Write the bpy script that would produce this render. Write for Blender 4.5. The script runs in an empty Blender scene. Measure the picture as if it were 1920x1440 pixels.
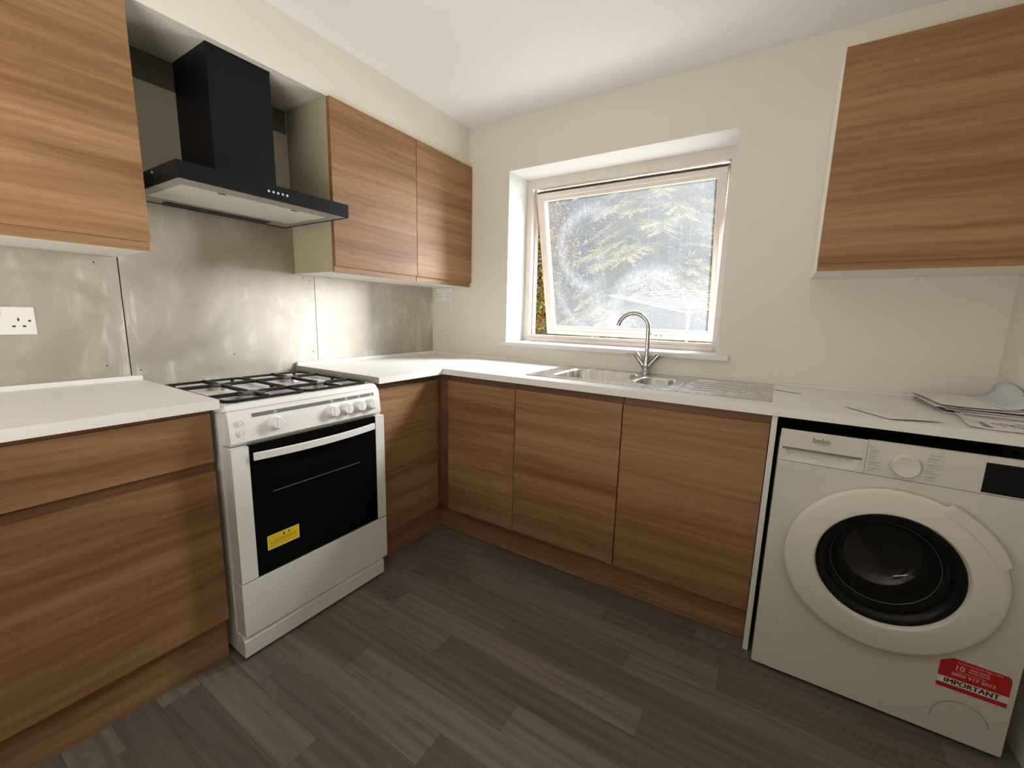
import bpy, bmesh, math, random
from mathutils import Vector, Matrix, Euler

rnd = random.Random(7)
scene = bpy.context.scene
COL = scene.collection
PI = math.pi

# ------------------------------------------------------------------ camera
F_PX = 782.92
CAM = Vector((2.0442, -2.2163, 1.1864))
YAW, PITCH, ROLL = 0.5594, -0.1628, 0.0253
fw = Vector((-math.sin(YAW) * math.cos(PITCH), math.cos(YAW) * math.cos(PITCH), math.sin(PITCH)))
r0 = Vector((math.cos(YAW), math.sin(YAW), 0))
u0 = r0.cross(fw)
rt = math.cos(ROLL) * r0 + math.sin(ROLL) * u0
up = -math.sin(ROLL) * r0 + math.cos(ROLL) * u0
cam_data = bpy.data.cameras.new('camera')
cam_data.sensor_fit = 'HORIZONTAL'
cam_data.sensor_width = 36.0
cam_data.lens = F_PX * 36.0 / 1920.0
cam_data.clip_start = 0.02
cam = bpy.data.objects.new('camera', cam_data)
cam.matrix_world = Matrix(((rt.x, up.x, -fw.x, CAM.x), (rt.y, up.y, -fw.y, CAM.y), (rt.z, up.z, -fw.z, CAM.z), (0, 0, 0, 1)))
COL.objects.link(cam)
scene.camera = cam

# ------------------------------------------------------------------ colour management, sky, lights
scene.view_settings.view_transform = 'Standard'
scene.view_settings.look = 'None'
scene.view_settings.exposure = 0.0
scene.view_settings.gamma = 1.0
scene.view_settings.use_curve_mapping = False
scene.cycles.max_bounces = 10
scene.cycles.diffuse_bounces = 6
scene.cycles.transparent_max_bounces = 16
scene.cycles.sample_clamp_indirect = 4.0

world = bpy.data.worlds.new('sky')
scene.world = world
world.use_nodes = True
wn = world.node_tree
wn.nodes.clear()
w_out = wn.nodes.new('ShaderNodeOutputWorld')
w_bg = wn.nodes.new('ShaderNodeBackground')
w_sky = wn.nodes.new('ShaderNodeTexSky')
w_sky.sky_type = 'NISHITA'
w_sky.sun_disc = False
w_sky.sun_elevation = math.radians(48)
w_sky.sun_rotation = math.radians(200)
w_sky.air_density = 1.0
w_sky.dust_density = 2.0
w_bg.inputs['Strength'].default_value = 0.22
wn.links.new(w_sky.outputs[0], w_bg.inputs['Color'])
wn.links.new(w_bg.outputs[0], w_out.inputs['Surface'])


def light(name, kind, loc, energy, color, target=None, size=None, size_y=None, angle=None):
    d = bpy.data.lights.new(name, kind)
    d.energy = energy
    d.color = color
    if kind == 'AREA':
        d.shape = 'RECTANGLE'
        d.size = size
        d.size_y = size_y
    if kind == 'SUN' and angle:
        d.angle = angle
    o = bpy.data.objects.new(name, d)
    o.location = loc
    if target is not None:
        o.rotation_euler = (Vector(target) - Vector(loc)).to_track_quat('-Z', 'Y').to_euler()
    COL.objects.link(o)
    return o


light('sun', 'SUN', (3, -4, 8), 3.6, (1.0, 0.93, 0.80), target=(1.2, 1.5, 0.5), angle=0.02)
# area lamps added out of view, standing in for sky and garden daylight
light('added_sky_fill', 'AREA', (2.75, 2.20, 3.35), 440, (0.95, 0.98, 1.0), target=(0.65, -0.90, 0.7), size=1.0, size_y=1.0)
light('added_garden_fill', 'AREA', (1.85, 0.95, 0.42), 45, (1.0, 0.98, 0.94), target=(0.2, -0.9, 2.0), size=1.9, size_y=0.6)
light('added_side_fill', 'AREA', (2.20, 2.0, 1.75), 175, (0.97, 0.98, 1.0), target=(0.2, -0.8, 1.75), size=0.9, size_y=1.2)  # extra lamp added beside the view to brighten the left wall cabinets
# unseen fill lamp added behind the camera, throwing light upwards
light('added_uplight', 'AREA', (1.35, -2.75, 0.95), 30, (1.0, 0.955, 0.87), target=(1.35, -2.75 + 0.34, 0.95 + 0.94), size=1.2, size_y=0.4)

# ------------------------------------------------------------------ helpers


def link(o):
    COL.objects.link(o)
    return o


def tag(o, label=None, cat=None, group=None, kind=None):
    if label:
        o['label'] = label
    if cat:
        o['category'] = cat
    if group:
        o['group'] = group
    if kind:
        o['kind'] = kind
    return o


def thing(name, label, cat, loc=(0, 0, 0), group=None, kind=None):
    o = bpy.data.objects.new(name, None)
    o.empty_display_size = 0.05
    o.location = loc
    return tag(link(o), label, cat, group, kind)


def wloc(o):
    v = Vector((0, 0, 0))
    while o is not None:
        v = v + o.location
        o = o.parent
    return v


def obj(name, bm, mat, parent=None, origin=None, smooth=35, label=None, bevel=0.0, seg=2):
    """bm holds world coordinates; the object gets its origin at the parent's base."""
    if bevel > 0:
        es = [e for e in bm.edges if len(e.link_faces) == 2 and e.calc_face_angle(0) > 0.5]
        if es:
            bmesh.ops.bevel(bm, geom=es, offset=bevel, segments=seg, affect='EDGES', profile=0.5, clamp_overlap=True)
    bmesh.ops.recalc_face_normals(bm, faces=bm.faces[:])
    base = wloc(parent) if parent is not None else Vector(origin or (0, 0, 0))
    bmesh.ops.translate(bm, verts=bm.verts[:], vec=-base)
    me = bpy.data.meshes.new(name)
    bm.to_mesh(me)
    bm.free()
    for p in me.polygons:
        p.use_smooth = True
    me.set_sharp_from_angle(angle=math.radians(smooth))
    if mat:
        me.materials.append(mat)
    o = bpy.data.objects.new(name, me)
    if parent is not None:
        o.parent = parent
    else:
        o.location = base
    if label:
        o['label'] = label
    return link(o)


def B():
    return bmesh.new()


def box(bm, x0, x1, y0, y1, z0, z1):
    vs = [bm.verts.new((x, y, z)) for z in (z0, z1) for y in (y0, y1) for x in (x0, x1)]
    for f in ((0, 2, 3, 1), (4, 5, 7, 6), (0, 1, 5, 4), (2, 6, 7, 3), (0, 4, 6, 2), (1, 3, 7, 5)):
        bm.faces.new([vs[i] for i in f])
    return vs


def bxo(name, mat, parent, b, bevel=0.0, seg=2, **kw):
    bm = B()
    box(bm, *b)
    return obj(name, bm, mat, parent, bevel=bevel, seg=seg, **kw)


def ring(bm, c, ax, ay, r, n, ry=None):
    ry = r if ry is None else ry
    return [bm.verts.new(c + ax * (r * math.cos(2 * PI * i / n)) + ay * (ry * math.sin(2 * PI * i / n))) for i in range(n)]


def bridge(bm, a, b):
    n = len(a)
    for i in range(n):
        j = (i + 1) % n
        bm.faces.new((a[i], a[j], b[j], b[i]))


def tube(bm, pts, radii, n=12, cap=True):
    pts = [Vector(p) for p in pts]
    if not isinstance(radii, (list, tuple)):
        radii = [radii] * len(pts)
    t0 = (pts[1] - pts[0]).normalized()
    ref = Vector((0, 0, 1)) if abs(t0.z) < 0.9 else Vector((1, 0, 0))
    ax = (ref - t0 * ref.dot(t0)).normalized()
    prev = None
    first = None
    for i, p in enumerate(pts):
        t = (pts[min(i + 1, len(pts) - 1)] - pts[max(i - 1, 0)]).normalized()
        ax = (ax - t * ax.dot(t)).normalized()
        ay = t.cross(ax)
        rr = ring(bm, p, ax, ay, radii[i], n)
        if prev:
            bridge(bm, prev, rr)
        else:
            first = rr
        prev = rr
    if cap:
        bm.faces.new(first[::-1])
        bm.faces.new(prev)


def lathe(bm, c, axis, prof, n=40, cap=True):
    """prof: (radius, height along axis) pairs."""
    c = Vector(c)
    axis = Vector(axis).normalized()
    ref = Vector((0, 0, 1)) if abs(axis.z) < 0.9 else Vector((1, 0, 0))
    ax = (ref - axis * ref.dot(axis)).normalized()
    ay = axis.cross(ax)
    prev = None
    for k, (r, h) in enumerate(prof):
        if r < 1e-6:
            v = bm.verts.new(c + axis * h)
            if prev:
                for i in range(n):
                    bm.faces.new((prev[i], prev[(i + 1) % n], v))
            prev = None
            continue
        rr = ring(bm, c + axis * h, ax, ay, r, n)
        if prev:
            bridge(bm, prev, rr)
        elif k == 0 and cap:
            bm.faces.new(rr[::-1])
        prev = rr
    if prev and cap:
        bm.faces.new(prev)


def rrect(x0, x1, y0, y1, r, n=6):
    pts = []
    for cx, cy, a in ((x1 - r, y1 - r, 0), (x0 + r, y1 - r, PI / 2), (x0 + r, y0 + r, PI), (x1 - r, y0 + r, 1.5 * PI)):
        for i in range(n + 1):
            t = a + PI / 2 * i / n
            pts.append((cx + r * math.cos(t), cy + r * math.sin(t)))
    return pts


def grid_solid(bm, us, vs, holes, w0, w1, f):
    """a slab on the (u, v) grid with the hole cells left out; f maps (u, v, w) to a point."""
    cache = {}

    def V(i, j, k):
        key = (i, j, k)
        if key not in cache:
            cache[key] = bm.verts.new(f(us[i], vs[j], (w0, w1)[k]))
        return cache[key]
    nu, nv = len(us) - 1, len(vs) - 1

    def solid(i, j):
        return 0 <= i < nu and 0 <= j < nv and (i, j) not in holes
    for i in range(nu):
        for j in range(nv):
            if not solid(i, j):
                continue
            for k in (0, 1):
                bm.faces.new((V(i, j, k), V(i + 1, j, k), V(i + 1, j + 1, k), V(i, j + 1, k)))
            if not solid(i - 1, j):
                bm.faces.new((V(i, j, 0), V(i, j + 1, 0), V(i, j + 1, 1), V(i, j, 1)))
            if not solid(i + 1, j):
                bm.faces.new((V(i + 1, j, 0), V(i + 1, j + 1, 0), V(i + 1, j + 1, 1), V(i + 1, j, 1)))
            if not solid(i, j - 1):
                bm.faces.new((V(i, j, 0), V(i + 1, j, 0), V(i + 1, j, 1), V(i, j, 1)))
            if not solid(i, j + 1):
                bm.faces.new((V(i, j + 1, 0), V(i + 1, j + 1, 0), V(i + 1, j + 1, 1), V(i, j + 1, 1)))


def text_obj(name, s, size, mat, parent, origin, right, upv, align='CENTER', extrude=0.0004, bold=0.0, sx=1.0, spacing=1.0):
    cu = bpy.data.curves.new('tmp', 'FONT')
    cu.body = s
    cu.size = size
    cu.align_x = align
    cu.align_y = 'CENTER'
    cu.extrude = extrude
    cu.offset = bold
    cu.space_character = spacing
    cu.resolution_u = 3
    t = bpy.data.objects.new('tmp', cu)
    COL.objects.link(t)
    dg = bpy.context.evaluated_depsgraph_get()
    me = bpy.data.meshes.new_from_object(t.evaluated_get(dg))
    bpy.data.objects.remove(t)
    me.name = name
    right = Vector(right).normalized()
    upv = Vector(upv).normalized()
    nrm = right.cross(upv)
    base = wloc(parent)
    for v in me.vertices:
        v.co = Vector(origin) - base + right * (v.co.x * sx) + upv * v.co.y + nrm * v.co.z
    me.materials.clear()
    me.materials.append(mat)
    o = bpy.data.objects.new(name, me)
    o.parent = parent
    return link(o)


# ------------------------------------------------------------------ materials
class NT:
    def __init__(self, name):
        self.m = bpy.data.materials.new(name)
        self.m.use_nodes = True
        self.t = self.m.node_tree
        self.t.nodes.clear()
        self.out = self.n('ShaderNodeOutputMaterial')

    def n(self, typ, **kw):
        nd = self.t.nodes.new(typ)
        for k, v in kw.items():
            setattr(nd, k, v)
        return nd

    def l(self, a, b):
        self.t.links.new(a, b)

    def val(self, nd, key, v):
        if hasattr(v, 'is_output') or isinstance(v, bpy.types.NodeSocket):
            self.l(v, nd.inputs[key])
        else:
            nd.inputs[key].default_value = v

    def math(self, op, a, b=None, clamp=False):
        nd = self.n('ShaderNodeMath', operation=op, use_clamp=clamp)
        self.val(nd, 0, a)
        if b is not None:
            self.val(nd, 1, b)
        return nd.outputs[0]

    def noise(self, vec, scale, detail=4.0, rough=0.55, dist=0.0):
        nd = self.n('ShaderNodeTexNoise')
        self.l(vec, nd.inputs['Vector'])
        nd.inputs['Scale'].default_value = scale
        nd.inputs['Detail'].default_value = detail
        nd.inputs['Roughness'].default_value = rough
        nd.inputs['Distortion'].default_value = dist
        return nd.outputs['Fac']

    def mapping(self, vec, scale, loc=None):
        nd = self.n('ShaderNodeMapping')
        self.l(vec, nd.inputs['Vector'])
        nd.inputs['Scale'].default_value = scale
        if loc is not None:
            self.val(nd, 'Location', loc)
        return nd.outputs[0]

    def ramp(self, fac, stops, interp='LINEAR'):
        nd = self.n('ShaderNodeValToRGB')
        cr = nd.color_ramp
        cr.interpolation = interp
        while len(cr.elements) < len(stops):
            cr.elements.new(0.5)
        for e, (p, c) in zip(cr.elements, stops):
            e.position = p
            e.color = (*c, 1.0) if len(c) == 3 else c
        self.l(fac, nd.inputs['Fac'])
        return nd.outputs['Color']

    def mix(self, fac, a, b, blend='MIX'):
        nd = self.n('ShaderNodeMix', data_type='RGBA', blend_type=blend)
        self.val(nd, 0, fac)
        for i, v in ((6, a), (7, b)):
            if isinstance(v, bpy.types.NodeSocket):
                self.l(v, nd.inputs[i])
            else:
                nd.inputs[i].default_value = (*v, 1.0)
        return nd.outputs[2]

    def bsdf(self, color, rough=0.5, metal=0.0, spec=0.5, bump=None, bump_s=0.1, bump_d=0.002, **kw):
        p = self.n('ShaderNodeBsdfPrincipled')
        if isinstance(color, bpy.types.NodeSocket):
            self.l(color, p.inputs['Base Color'])
        else:
            p.inputs['Base Color'].default_value = (*color, 1.0)
        self.val(p, 'Roughness', rough)
        p.inputs['Metallic'].default_value = metal
        p.inputs['Specular IOR Level'].default_value = spec
        for k, v in kw.items():
            p.inputs[k.replace('_', ' ')].default_value = v
        if bump is not None:
            b = self.n('ShaderNodeBump')
            b.inputs['Strength'].default_value = bump_s
            b.inputs['Distance'].default_value = bump_d
            self.l(bump, b.inputs['Height'])
            self.l(b.outputs[0], p.inputs['Normal'])
        self.l(p.outputs[0], self.out.inputs['Surface'])
        return p

    def coord(self, which='Object'):
        return self.n('ShaderNodeTexCoord').outputs[which]


def paint(name, color, rough=0.6, var=0.03, scale=3.0, bump=0.05, spec=0.3):
    t = NT(name)
    c = t.coord()
    n = t.noise(c, scale, 4)
    d = tuple(max(0, x * (1 - var)) for x in color)
    e = tuple(min(1, x * (1 + var)) for x in color)
    fine = t.noise(c, 180, 3)
    t.bsdf(t.ramp(n, [(0.3, d), (0.7, e)]), rough, spec=spec, bump=fine, bump_s=bump, bump_d=0.001)
    return t.m


def plain(name, color, rough=0.4, metal=0.0, spec=0.5, **kw):
    t = NT(name)
    n = t.noise(t.coord(), 30, 3)
    rr = t.math('ADD', t.math('MULTIPLY', n, 0.08), rough - 0.04)
    t.bsdf(color, rr, metal, spec, **kw)
    return t.m


def wood(name, axis, light_c, mid_c, dark_c, rough=0.5):
    """grain runs along `axis` (0 = x, 1 = y); bands stack in z"""
    t = NT(name)
    c = t.coord()
    rn = t.n('ShaderNodeObjectInfo').outputs['Random']
    off = t.n('ShaderNodeCombineXYZ')
    s1 = t.math('MULTIPLY', rn, 37.0)
    for i in range(3):
        t.l(s1, off.inputs[i])
    add = t.n('ShaderNodeVectorMath', operation='ADD')
    t.l(c, add.inputs[0])
    t.l(off.outputs[0], add.inputs[1])
    v = add.outputs[0]
    along = lambda g, h: (g, h, h) if axis == 0 else (h, g, h)
    # slow wander of the grain
    warp = t.noise(t.mapping(v, along(1.1, 3.0)), 1.0, 2)
    sep = t.n('ShaderNodeSeparateXYZ')
    t.l(v, sep.inputs[0])
    z = t.math('ADD', sep.outputs[2], t.math('MULTIPLY', warp, 0.035))
    comb = t.n('ShaderNodeCombineXYZ')
    t.l(sep.outputs[0], comb.inputs[0])
    t.l(sep.outputs[1], comb.inputs[1])
    t.l(z, comb.inputs[2])
    w = comb.outputs[0]
    streak = t.noise(t.mapping(w, along(0.8, 20.0)), 1.0, 5, 0.6, 0.5)
    fine = t.noise(t.mapping(w, along(4.0, 170.0)), 1.0, 3, 0.6)
    pores = t.noise(t.mapping(w, along(12.0, 420.0)), 1.0, 2, 0.5)
    # cathedral figure
    wave = t.n('ShaderNodeTexWave', wave_type='BANDS', bands_direction='Z', wave_profile='SIN')
    t.l(t.mapping(w, along(0.55, 1.0)), wave.inputs['Vector'])
    wave.inputs['Scale'].default_value = 11.0
    wave.inputs['Distortion'].default_value = 5.0
    wave.inputs['Detail'].default_value = 2.0
    wave.inputs['Detail Scale'].default_value = 1.0
    # broad staves of slightly different tone
    band = t.noise(t.mapping(w, along(0.35, 6.0)), 1.0, 1, 0.4)
    f = t.math('MULTIPLY', streak, 0.72)
    f = t.math('ADD', f, t.math('MULTIPLY', wave.outputs['Fac'], 0.05))
    f = t.math('ADD', f, t.math('MULTIPLY', band, 0.30))
    f = t.math('ADD', f, t.math('MULTIPLY', fine, 0.16))
    f = t.math('SUBTRACT', f, 0.115)
    col = t.ramp(f, [(0.30, dark_c), (0.50, mid_c), (0.68, light_c)])
    pm = t.ramp(pores, [(0.30, (0.82, 0.80, 0.78)), (0.48, (1, 1, 1))])
    col = t.mix(0.8, col, pm, 'MULTIPLY')
    t.bsdf(col, rough, spec=0.3, bump=fine, bump_s=0.08, bump_d=0.001)
    return t.m


W_L, W_M, W_D = (0.37, 0.222, 0.118), (0.275, 0.152, 0.073), (0.180, 0.088, 0.038)
M_wood_x = wood('oak_laminate_across', 0, W_L, W_M, W_D)
M_wood_y = wood('oak_laminate_along', 1, W_L, W_M, W_D)
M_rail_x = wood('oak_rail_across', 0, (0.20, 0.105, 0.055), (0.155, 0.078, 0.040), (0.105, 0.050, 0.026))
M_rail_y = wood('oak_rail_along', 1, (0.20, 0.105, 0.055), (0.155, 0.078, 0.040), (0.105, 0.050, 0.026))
M_wall = paint('wall_paint', (0.74, 0.705, 0.63), 0.7, 0.02, 2.0)
M_ceil = paint('ceiling_paint', (0.80, 0.78, 0.765), 0.8, 0.015, 1.5)
M_reveal = paint('gloss_white_paint', (0.74, 0.74, 0.73), 0.4, 0.02, 4.0)
M_carcass = paint('cream_board', (0.44, 0.395, 0.28), 0.5, 0.04, 6.0)
M_white_panel = paint('white_board', (0.80, 0.78, 0.73), 0.45, 0.02, 5.0)
M_worktop = paint('worktop_laminate', (0.80, 0.785, 0.745), 0.42, 0.02, 45.0, bump=0.02, spec=0.4)
M_trim = paint('white_trim', (0.82, 0.80, 0.77), 0.35, 0.02, 10.0)
M_white = plain('white_enamel', (0.80, 0.79, 0.76), 0.25)
M_white2 = plain('white_plastic', (0.80, 0.79, 0.755), 0.35)
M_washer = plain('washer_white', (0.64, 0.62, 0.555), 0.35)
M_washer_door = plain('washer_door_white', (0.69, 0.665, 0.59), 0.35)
M_upvc = paint('upvc_frame', (0.72, 0.645, 0.585), 0.4, 0.05, 9.0)
M_black = plain('black_enamel', (0.012, 0.012, 0.014), 0.4)
M_hood = plain('black_hood_metal', (0.006, 0.006, 0.008), 0.45, spec=0.14)
M_cast = plain('cast_iron', (0.010, 0.010, 0.011), 0.55, spec=0.3)
M_ovenglass = plain('oven_glass', (0.004, 0.004, 0.004), 0.10, spec=0.12)
M_display = plain('display_glass', (0.006, 0.006, 0.008), 0.12, spec=0.2)
M_chrome = plain('chrome', (0.42, 0.41, 0.39), 0.16, 1.0)
M_button = plain('chrome_button', (0.85, 0.85, 0.85), 0.2, 0.6)
M_grey = plain('grey_print', (0.20, 0.19, 0.18), 0.5)
M_greystrip = plain('grey_edging', (0.36, 0.34, 0.30), 0.5)
M_dark = plain('dark_recess', (0.02, 0.018, 0.016), 0.7)
M_rubber = plain('black_rubber', (0.02, 0.02, 0.02), 0.7)
M_gasket = plain('dark_gasket', (0.055, 0.030, 0.028), 0.6)
M_burner = plain('burner_aluminium', (0.60, 0.58, 0.55), 0.35, 0.8)
M_cap = plain('burner_cap', (0.05, 0.045, 0.04), 0.45)
M_red = plain('sticker_red', (0.50, 0.012, 0.012), 0.45)
M_pale = plain('sticker_pale', (0.78, 0.74, 0.66), 0.5)
M_pink = plain('sticker_print', (0.80, 0.42, 0.36), 0.5)
M_ink = plain('black_ink', (0.015, 0.014, 0.016), 0.6)
M_lightink = plain('faint_grey_ink', (0.42, 0.41, 0.39), 0.6)
M_yellow = plain('sticker_yellow', (0.80, 0.60, 0.015), 0.45)
M_yellowedge = plain('sticker_pale_edge', (0.86, 0.78, 0.40), 0.45)
M_brownink = plain('brown_ink', (0.42, 0.29, 0.01), 0.6)
M_socket = plain('socket_plastic', (0.80, 0.78, 0.73), 0.35)
M_paper = paint('paper', (0.80, 0.78, 0.79), 0.7, 0.02, 20)
M_paper_warm = paint('paper_warm', (0.80, 0.765, 0.72), 0.7, 0.02, 20)
M_paper_blue = paint('tinted_envelope_lining', (0.58, 0.63, 0.66), 0.7, 0.06, 90)
M_paper_dark = paint('grey_envelope', (0.42, 0.39, 0.42), 0.7, 0.05, 30)
M_filter = plain('filter_aluminium', (0.72, 0.70, 0.62), 0.45, 0.3)


def steel(name, base, rough, streak_axis, smudge=0.25, dark=(0.55, 0.53, 0.49), bump=0.06):
    t = NT(name)
    c = t.coord()
    sc = (3, 3, 160) if streak_axis == 'h' else (160, 160, 2)
    st = t.noise(t.mapping(c, sc), 1.0, 3)
    blot = t.noise(t.mapping(c, (2.2, 2.2, 2.6)), 1.0, 4, 0.6, 0.4)
    drip = t.noise(t.mapping(c, (26, 26, 3.0)), 1.0, 3, 0.6, 0.8)
    dm = t.math('MULTIPLY', t.ramp(drip, [(0.50, (0, 0, 0)), (0.66, (1, 1, 1))]), t.ramp(blot, [(0.47, (0, 0, 0)), (0.60, (1, 1, 1))]))
    col = t.mix(t.ramp(blot, [(0.3, (0, 0, 0)), (0.75, (1, 1, 1))]), dark, base)
    col = t.mix(t.math('MULTIPLY', dm, 0.7), col, (0.92, 0.90, 0.85))
    rr = t.math('ADD', t.math('MULTIPLY', blot, smudge), rough - smudge * 0.5)
    rr = t.math('ADD', rr, t.math('MULTIPLY', dm, 0.15))
    t.bsdf(col, rr, 1.0, bump=st, bump_s=bump, bump_d=0.0006)
    return t.m


M_splash = steel('brushed_splashback_steel', (0.70, 0.655, 0.575), 0.50, 'h', dark=(0.44, 0.395, 0.325))
M_sink = steel('sink_steel', (0.66, 0.645, 0.62), 0.26, 'h', 0.10, dark=(0.58, 0.565, 0.54), bump=0.008)


def plank_mat():
    t = NT('grey_oak_vinyl')
    c = t.coord()
    info = t.n('ShaderNodeObjectInfo')
    off = t.n('ShaderNodeCombineXYZ')
    s1 = t.math('MULTIPLY', info.outputs['Random'], 53.0)
    t.l(s1, off.inputs[0])
    t.l(s1, off.inputs[1])
    add = t.n('ShaderNodeVectorMath', operation='ADD')
    t.l(c, add.inputs[0])
    t.l(off.outputs[0], add.inputs[1])
    v = add.outputs[0]
    streak = t.noise(t.mapping(v, (1.6, 26, 1)), 1.0, 5, 0.6, 0.8)
    fine = t.noise(t.mapping(v, (9, 260, 1)), 1.0, 3, 0.6)
    wave = t.n('ShaderNodeTexWave', wave_type='BANDS', bands_direction='Y')
    t.l(t.mapping(v, (0.9, 5.5, 1)), wave.inputs['Vector'])
    wave.inputs['Scale'].default_value = 1.6
    wave.inputs['Distortion'].default_value = 7.0
    wave.inputs['Detail'].default_value = 2.0
    wave.inputs['Detail Scale'].default_value = 0.8
    knot = t.noise(t.mapping(v, (5, 12, 1)), 1.0, 2, 0.5)
    f = t.math('ADD', t.math('MULTIPLY', streak, 0.56), t.math('MULTIPLY', fine, 0.28))
    f = t.math('ADD', f, t.math('MULTIPLY', wave.outputs['Fac'], 0.10))
    col = t.ramp(f, [(0.26, (0.085, 0.074, 0.058)), (0.50, (0.148, 0.131, 0.106)), (0.72, (0.200, 0.180, 0.150))])
    col = t.mix(t.ramp(knot, [(0.70, (0, 0, 0)), (0.80, (0.6, 0.6, 0.6))]), col, (0.07, 0.058, 0.046))
    col = t.mix(1.0, col, info.outputs['Color'], 'MULTIPLY')
    t.bsdf(col, 0.5, spec=0.35, bump=fine, bump_s=0.12, bump_d=0.0008)
    return t.m


M_plank = plank_mat()
M_slab = plain('floor_slab', (0.10, 0.09, 0.08), 0.8)

# ------------------------------------------------------------------ dimensions
H = 0.910            # worktop top
TH = 0.0286
XW, YW = 0.625, -0.617    # worktop front edges
XD, YD = 0.5834, -0.5997  # door faces
ZC = 2.318
XR = 2.739
YB = -3.42
WX0, WX1, WZ0, WZ1 = 0.600, 1.8116, 1.0000, 2.0324

# ------------------------------------------------------------------ structure
fl = bxo('floor', M_slab, None, (-0.12, XR + 0.12, YB - 0.12, 0.30, -0.10, -0.005))
tag(fl, 'grey oak plank floor of the kitchen, boards running along the window wall', 'floor', kind='structure')
ce = bxo('ceiling', M_ceil, None, (-0.12, XR + 0.12, YB - 0.12, 0.30, ZC, ZC + 0.12))
tag(ce, 'plain white painted ceiling above the kitchen', 'ceiling', kind='structure')
wl = bxo('wall_left', M_wall, None, (-0.12, 0.0, YB - 0.12, 0.30, -0.005, ZC))
tag(wl, 'cream wall behind the cooker and steel splashback', 'wall', kind='structure')
wr = bxo('wall_right', M_wall, None, (XR, XR + 0.12, YB - 0.12, 0.30, -0.005, ZC))
tag(wr, 'cream wall beside the washing machine', 'wall', kind='structure')
bm = B()
grid_solid(bm, [0.0, WX0, WX1, XR], [-0.005, WZ0, WZ1, ZC], {(1, 1)}, 0.0, 0.30, lambda u, v, w: (u, w, v))
wb = obj('wall_back', bm, M_wall)
tag(wb, 'cream wall around the window above the sink', 'wall', kind='structure')
bm = B()
grid_solid(bm, [0.0, 0.70, 1.60, XR], [-0.005, 0.001, 2.02, ZC], {(1, 1)}, YB - 0.10, YB, lambda u, v, w: (u, w, v))
wf = obj('wall_front', bm, M_wall)
tag(wf, 'cream wall with a doorway facing the window', 'wall', kind='structure')
dn = bxo('light_block_door', plain('light_block_dark', (0.10, 0.06, 0.035), 0.5), None, (0.704, 1.596, YB - 0.07, YB - 0.03, 0.002, 2.016), bevel=0.002)  # added out of view to keep sky light from entering the doorway
tag(dn, 'unseen dark door added opposite the window to block sky light', 'door', kind='structure')
tr = bxo('trim_1', M_wall, None, (0.0005, 0.3013, YB + 0.0005, -0.0005, 2.0945, ZC - 0.0005))
tag(tr, 'boxed-in cream soffit above the wall cabinets and cooker hood', 'soffit', kind='structure')

# plaster lining of the window reveal
for nm, b in (('reveal_lining', (WX0, WX0 + 0.004, -0.001, 0.207, WZ0 + 0.024, WZ1)),
              ('reveal_lining', (WX1 - 0.004, WX1, -0.001, 0.207, WZ0 + 0.024, WZ1)),
              ('reveal_lining', (WX0 + 0.004, WX1 - 0.004, -0.001, 0.207, WZ1 - 0.004, WZ1))):
    bxo(nm, M_reveal, wb, b)

# planks
SH = {}
JO = [0.90, 0.568, 0.0, 0.72, 0.279, 0.821, 0.137, 0.49, 0.927, 0.355, 0.754, 0.076, 0.61, 0.24]
GAP = 0.0003
for k in range(29):
    ya = -0.55 - 0.1 * k
    yb = max(ya - 0.1, YB + 0.002)
    if ya - yb < 0.02:
        continue
    j = JO[k] if k < len(JO) else rnd.random()
    xs = [0.02] + [x for x in (j - 1, j, j + 1, j + 2) if 0.05 < x < XR - 0.02] + [XR - 0.004]
    flip = rnd.random() < 0.5
    for a, b in zip(xs, xs[1:]):
        bm = B()
        box(bm, a + GAP, b - GAP, yb + GAP, ya - GAP, -0.005, 0.0)
        p = obj('plank', bm, M_plank, fl)
        flip = not flip
        s = rnd.uniform(0.80, 0.95) if flip else rnd.uniform(1.02, 1.22)
        w = rnd.uniform(-0.03, 0.03)
        p.color = (s * (1 + w), s, s * (1 - w), 1)

# ------------------------------------------------------------------ window
win = thing('window_1', 'white framed window over the sink, its single sash pushed open at the bottom', 'window', (1.2058, 0.243, WZ0), kind='structure')
FY0, FY1 = 0.208, 0.275


def bars(name, parts, mat, par, bevel=0.004):
    for nm, b in parts:
        bxo(nm, mat, par, b, bevel=bevel)


FT = 0.046
bars('frame', [('frame_jamb', (WX0 + .004, WX0 + FT, FY0, FY1, WZ0 + 0.025, WZ1)),
               ('frame_jamb', (WX1 - FT, WX1 - .004, FY0, FY1, WZ0 + 0.025, WZ1)),
               ('frame_head', (WX0 + FT, WX1 - FT, FY0, FY1, WZ1 - 0.058, WZ1)),
               ('frame_base', (WX0 + FT, WX1 - FT, FY0, FY1, WZ0 + 0.025, 1.064))], M_upvc, win)
# inner rebate steps
bars('rebate', [('frame_bead', (WX0 + FT - .006, WX0 + FT + .010, FY1 - 0.030, FY1 + 0.004, WZ0 + 0.06, WZ1 - 0.055)),
                ('frame_bead', (WX1 - FT - .010, WX1 - FT + .006, FY1 - 0.030, FY1 + 0.004, WZ0 + 0.06, WZ1 - 0.055)),
                ('frame_bead', (WX0 + FT, WX1 - FT, FY0 - 0.012, FY0 + 0.002, WZ0 + 0.024, WZ0 + 0.045))], M_upvc, win, 0.003)
sill = bxo('sill', M_reveal, win, (0.5727, 1.8624, -0.0303, 0.2065, 1.0005, 1.0225), bevel=0.004)
sill['label'] = 'painted white sill board'

# sash: built in its own plane, then hung at its top edge and swung outwards
sash = bpy.data.objects.new('sash', None)
SA, SB = 0.6655, 1.7520
PY, PZ = 0.222, 1.944
SL = math.hypot(0.23, 0.875)
ang = math.atan2(0.215, 0.875)
SR = 0.050


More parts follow.
